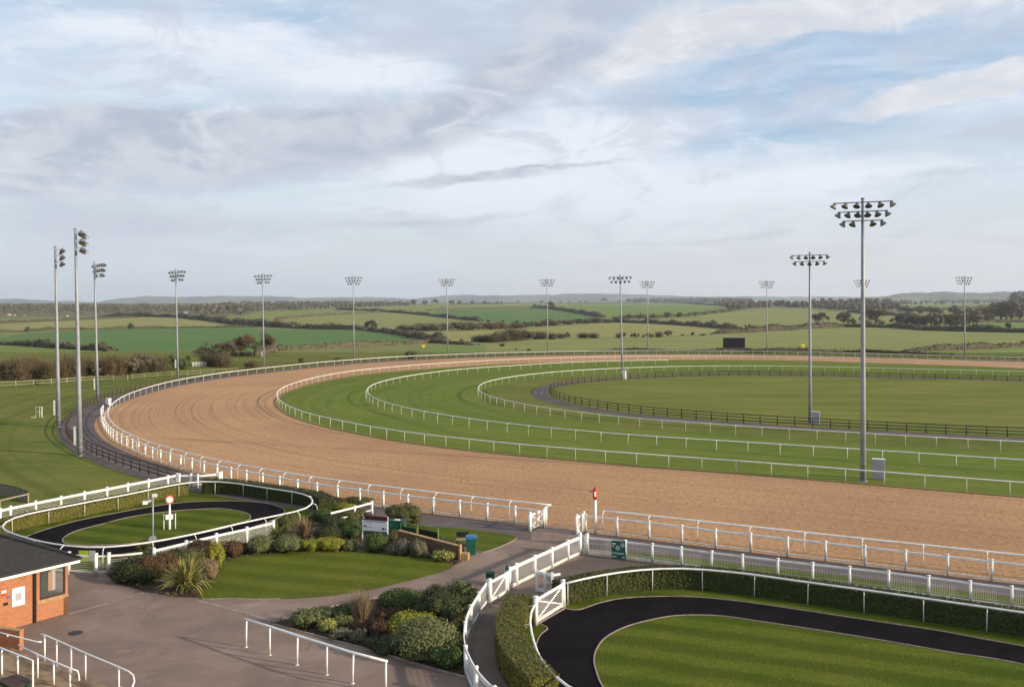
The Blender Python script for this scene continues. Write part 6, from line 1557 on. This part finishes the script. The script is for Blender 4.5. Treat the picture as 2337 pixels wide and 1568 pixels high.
# thicket in the middle
belt(C3, (-90, 60, 250, 530, 990), (600, 603, 590, 575, 562), (70, 85, 95, 70, 40), 20, ('bushD', 'bushB', 'brown', 'bushD'), 'dark brown bush of the thicket in front of the tan central field', 'bushes of the central thicket', wide=1.9)
for x, y, h, k in ((335, 575, 75, 'brown'), (425, 575, 82, 'brown'), (505, 572, 72, 'brown')): put(k, C3(x, y), h*K1, 'rounded brown tree rising from the central thicket', 'trees rising from the central thicket', 1.1)
put('green', C3(735, 545), 40*K1, 'small dark evergreen just right of the central thicket', wide=1.1)
belt(C3, (1170, 1400, 1570), (562, 565, 560), (55, 50, 55), 8, ('brown', 'wood', 'bushB'), 'brown bush in the group behind the lone infield mast', 'bushes behind the lone infield mast', wide=1.2)
put('wood', C3(1642, 550), 62*K1, 'broad round tree alone in the field right of the lone infield mast', wide=1.5)
put('olive', C3(1860, 545), 42*K1, 'small round tree in the field left of the screen', wide=1.2)
put('bushD', C3(1770, 545), 14*K1, 'tiny dark bush in the field left of the screen', wide=2)
put('bushD', C3(1955, 542), 16*K1, 'low wide dark bush in the field above and left of the screen', wide=3)
put('brown', C3(2030, 540), 26*K1, 'small round brown bush left of the dark hedgerow above the screen')
for x, y, w in ((145, 640, 26), (270, 668, 12), (385, 680, 18)): put('bushD', C3(x, y), w*K1, 'small low bush dotted in the pasture behind the far rail', 'low bushes in the pasture', 1.8)
for x, y, w in ((250, 612, 28), (440, 612, 24)): put('bushD', C4(x, y), w*K4, 'dark bush behind the far rail right of the screen', 'dark bushes right of the screen', 2)
put('bushG', C3(1950, 682), 20*K1, 'low green bush behind the far rail, left of the screen', wide=2)
put('bushG', B2(485, 152), 42*.2769, 'small dark green bush between two far masts behind the rail', wide=1.2)
put('bushG', B2(1380, 118), 66*.2769, 'wide green bush beside the grass mound with the yellow marker', wide=1.5)
put('bushB', B2(780, 132), 24*.2769, 'low brown bush just behind the rail left of centre', wide=2.2)
put('brown', C2(1968, 605), 40*K1, 'brown round bush below the tan field, left of the sixth far mast'); put('green', C2(2062, 608), 40*K1, 'narrow dark bush below the tan field', wide=.7)
# right-hand bare trees
put('bareA', C4(905, 402), 125*K4, 'bare tree standing on the dark hedgerow left of the tallest mast', wide=1.0)
put('olive', C4(985, 402), 78*K4, 'ivy-clad tree beside the bare tree, left of the tallest mast', wide=.8)
put('bareB', C4(1158, 388), 150*K4, 'spreading bare oak immediately right of the tallest mast', wide=1.3)
put('bareC', C4(740, 395), 110*K4, 'faint slender bare tree between the two nearest right masts')
put('bareC', C4(690, 395), 95*K4, 'pale small bare tree near the two-row infield mast')
belt(C4, (1330, 1500, 1700, 1900, 2100, 2400), (405, 408, 412, 405, 350, 348), (95, 115, 120, 110, 150, 170), 26, ('bareA', 'bareB', 'bareD', 'brown', 'wood', 'bareC'), 'brown leafless tree in the tree belt at right', 'trees of the right-hand belt', K4, 1.15)
belt(C4, (1340, 1600, 2000, 2400), (300, 310, 320, 330), (60, 70, 80, 110), 18, ('wood', 'brown', 'bareD', 'green'), 'brown leafless tree in the tree belt at right', 'trees of the right-hand belt', K4, 1.4)
put('green', C4(2300, 345), 60*K4, 'dark evergreen at the far right edge of the tree belt', wide=1.2)
put('olive', C4(2215, 425), 60*K4, 'round olive bush in the green field at the far right edge', wide=1.2)
for x, y, h, k in ((700, 400, 30, 'bushD'), (830, 402, 30, 'bushB'), (760, 404, 22, 'bushD'), (1110, 400, 36, 'bushD'), (1210, 392, 32, 'bushB'), (1500, 420, 45, 'green'), (1620, 425, 30, 'bushD'), (150, 430, 50, 'brown'), (190, 430, 32, 'bushB'), (430, 420, 30, 'olive'), (560, 415, 26, 'bushD'), (60, 430, 24, 'bushD')):
    put(k, C4(x, y), h*K4, 'small bush on the thick hedgerow at right', 'bushes on the right hedgerow', 1.4)
# brown bushes at the left, behind the pale fence
BL = 'bare brown bush in the thicket at far left behind the pale fence'
LT = random.Random(9)
for x in range(-60, 1480, 62):
    yb = 880 if x < 500 else (835 if x < 1000 else 815); hh = (190 if x < 330 else 150 if x < 560 else 165)*LT.uniform(.8, 1.15)
    if x > 850: hh *= 1.05
    put(LT.choice(('bushB', 'bushB', 'bareD', 'bushB', 'brown') if x < 560 else ('bushB', 'bushB', 'brown')), (C1(x, yb)[0], 871-max(0, x)*.0135+LT.uniform(-8, 0)), hh*K1, BL, 'bare bushes at far left', 1.0)
for x in range(-40, 1480, 120): put('bushD', (C1(x, 0)[0], 868-max(0, x)*.0125), 90*K1, 'low dark bush at the foot of the far left thicket', 'low dark bushes at far left', 1.3)
put('green', C1(1560, 775), 150*K1, 'rounded dark green bush left of the fourth mast', wide=1.1)
put('bushG', C1(1460, 780), 110*K1, 'dark green bush at the right end of the far left thicket', wide=1.3)
put('bushG', C1(1660, 770), 100*K1, 'green bush immediately behind the fourth mast', wide=1.1)
put('bushG', C1(330, 912), 36*K1, 'small clipped green bush growing through the pale fence at far left', wide=1.4)
put('olive', C1(1700, 700), 60*K1, 'small olive tree left of the big bare oak', wide=1.1)
put('bushD', C1(1900, 745), 120*K1, 'dense dark bush under the big bare oak', wide=1.4)
put('bushB', C1(2020, 755), 110*K1, 'brown bush right of the big bare oak', wide=1.2)
put('bushB', C1(2270, 765), 70*K1, 'low brown bush behind the rail, near the tall spreading tree', wide=1.8)
for x in (2110, 2180, 2250): put('bushD', C1(x, 655), 40*K1, 'small dark bush near the tall spreading tree', 'small bushes by the tall spreading tree', 1.6)

# ---- distant woods: one mass each ------------------------------------------------------------------------
def wood(label_name, regions, mats, seed, size=(9, 14)):
    rr = random.Random(seed); global RND
    RND = random.Random(seed+1); mbs = [MB() for _ in mats]
    for fn, pts, n, hp in regions:      # pts: polygon of tree feet in the photo
        poly = [fn(*q) for q in pts]; x0, x1 = min(p[0] for p in poly), max(p[0] for p in poly); y0, y1 = min(p[1] for p in poly), max(p[1] for p in poly); k = 0
        while k < n:
            p = (rr.uniform(x0, x1), rr.uniform(y0, y1))
            if not inside(p, poly): continue
            k += 1; b = T(p); h = hp/F*b.y*rr.uniform(.75, 1.2); w = h*rr.uniform(.55, .9); mb = mbs[rr.randrange(len(mbs))]
            lump_core(mb, (b.x, b.y, b.z+h*.5), (w*.5, w*.5, h*.48), 0, 6, 4, .85)
            for _ in range(26):
                e = rv(); e.z = abs(e.z)*1.0-.25; leaf(mb, Vector((b.x+e.x*w*.55, b.y+e.y*w*.55, b.z+h*.52+e.z*h*.5)), e, h*.11, rr.uniform(.25, .8), 1.2)
    for mb, m_ in zip(mbs, mats):
        if mb.f: o = mb.build(label_name, M[m_]); tag(o, kind='stuff')
wood('distant_woodland', [
    (C1, [(-1300, 205), (900, 215), (2337, 235), (2337, 262), (1950, 300), (1650, 290), (900, 292), (-1300, 320)], 1050, 9.0),
    (C1, [(-1300, 200), (2337, 200), (2337, 240), (-1300, 240)], 650, 6.0),
    (C2, [(-20, 275), (900, 262), (1500, 262), (1500, 275), (850, 300), (500, 320), (250, 330), (-20, 345)], 380, 8.5),
    (C2, [(-20, 245), (1450, 250), (1450, 268), (-20, 275)], 260, 6.5),
    (C1, [(1700, 262), (2100, 240), (2250, 330), (1950, 318), (1720, 300)], 40, 22)], ['f_wood', 'f_wood2', 'f_brown2'], 3)
wood('ridge_wood', [(C3, [(1330, 228), (1500, 215), (1700, 212), (2000, 218), (2300, 232), (2420, 250), (2337, 276), (1950, 252), (1700, 236), (1330, 238)], 240, 12),
    (C4, [(-60, 250), (300, 248), (850, 255), (1340, 262), (1340, 275), (850, 285), (640, 262), (300, 258), (0, 275)], 230, 16),
    (C4, [(640, 240), (1300, 240), (1300, 250), (640, 250)], 70, 17)], ['f_wood', 'f_wood2', 'f_brown2'], 5)
wood('far_right_wood', [(C4, [(1200, 222), (2500, 215), (2500, 225), (1200, 236)], 150, 8.5), (C4, [(1640, 216), (2250, 212), (2250, 220), (1640, 222)], 60, 10), (C4, [(2230, 230), (2600, 230), (2600, 320), (2300, 320)], 50, 30)], ['f_wood2', 'f_wood'], 8)
# tiny pale houses of the far village
HN = 0
for x, y, w, lab in ((85, 288, 26, 'small white house with lean-to among the trees at far left'), (130, 290, 16, 'low white outbuilding right of the far left white house'), (220, 290, 12, 'tiny white cottage among trees, second group from the left'), (607, 296, 16, 'tiny white farm building behind the left masts'), (1670, 272, 30, 'pale long farm building in the woodland right of the fourth mast'), (1505, 245, 12, 'tiny cream house left of the pale farm building'), (2172, 205, 22, 'white gabled house on the wooded skyline at left')):
    b = T(C1(x, y)); k = b.y/F*K1*w; r = thing('house', b, lab, 'house'); mb = MB(); mb.box((b.x, b.y, b.z+k*.28), (k, k*.6, k*.56)); mb.build('wall', M['house_white'], r)
    mb = MB(); z = b.z+k*.56; mb.v = [(b.x-k*.54, b.y-k*.34, z), (b.x+k*.54, b.y-k*.34, z), (b.x+k*.54, b.y+k*.34, z), (b.x-k*.54, b.y+k*.34, z), (b.x-k*.5, b.y, z+k*.3), (b.x+k*.5, b.y, z+k*.3)]
    mb.f = [(0, 1, 5, 4), (2, 3, 4, 5), (1, 2, 5), (3, 0, 4), (3, 2, 1, 0)]; mb.t = [.5]*5; mb.build('roof', M['house_roof'], r)
# white field gates and pens near the left bushes
for x, y, w, lab in ((1790, 745, 120, 'white wooden jump wings stacked beside the big bare oak'),):
    b = G(C1(x, 752)) if C1(x, 752)[1] > 806 else T(C1(x, 752)); m = b.y/F*K1; r = thing('jump_wings', b, lab, 'jump stands')
    for k in range(5): mb = MB(); mb.box((b.x+(k-2)*w*m/5, b.y+k*.3, b.z+.6), (w*m/6, .08, 1.1)); mb.box((b.x+(k-2)*w*m/5, b.y+k*.3-.1, b.z+.9), (w*m/4, .06, .12), .1); mb.build('panel', M['white'], r)

# ---- air ---------------------------------------------------------------------------------------------------
if HAZE > 0:
    mb = MB(); mb.box((0, 6500, 70), (36000, 18000, 190)); m, n_, b = newmat('haze', 1)
    n_.nodes.remove(b); v = N(n_, 'ShaderNodeVolumePrincipled'); v.inputs['Color'].default_value = (.80, .87, 1.0, 1); v.inputs['Density'].default_value = HAZE; v.inputs['Anisotropy'].default_value = .2
    L(n_, v.outputs[0], n_.nodes['Material Output'].inputs['Volume']); o = mb.build('haze', m); tag(o, kind='stuff')
for o in list(COL.objects):
    if '_rot' in o: del o['_rot']
    if 'label' in o and o.get('label') == 'x': 
        for c in [c for c in COL.objects if c.parent == o]: bpy.data.objects.remove(c)
        bpy.data.objects.remove(o)
SC.cycles.volume_bounces = 0; SC.cycles.max_bounces = 6; SC.cycles.transparent_max_bounces = 6
SC.cycles.use_denoising = True; SC.cycles.caustics_reflective = False; SC.cycles.caustics_refractive = False
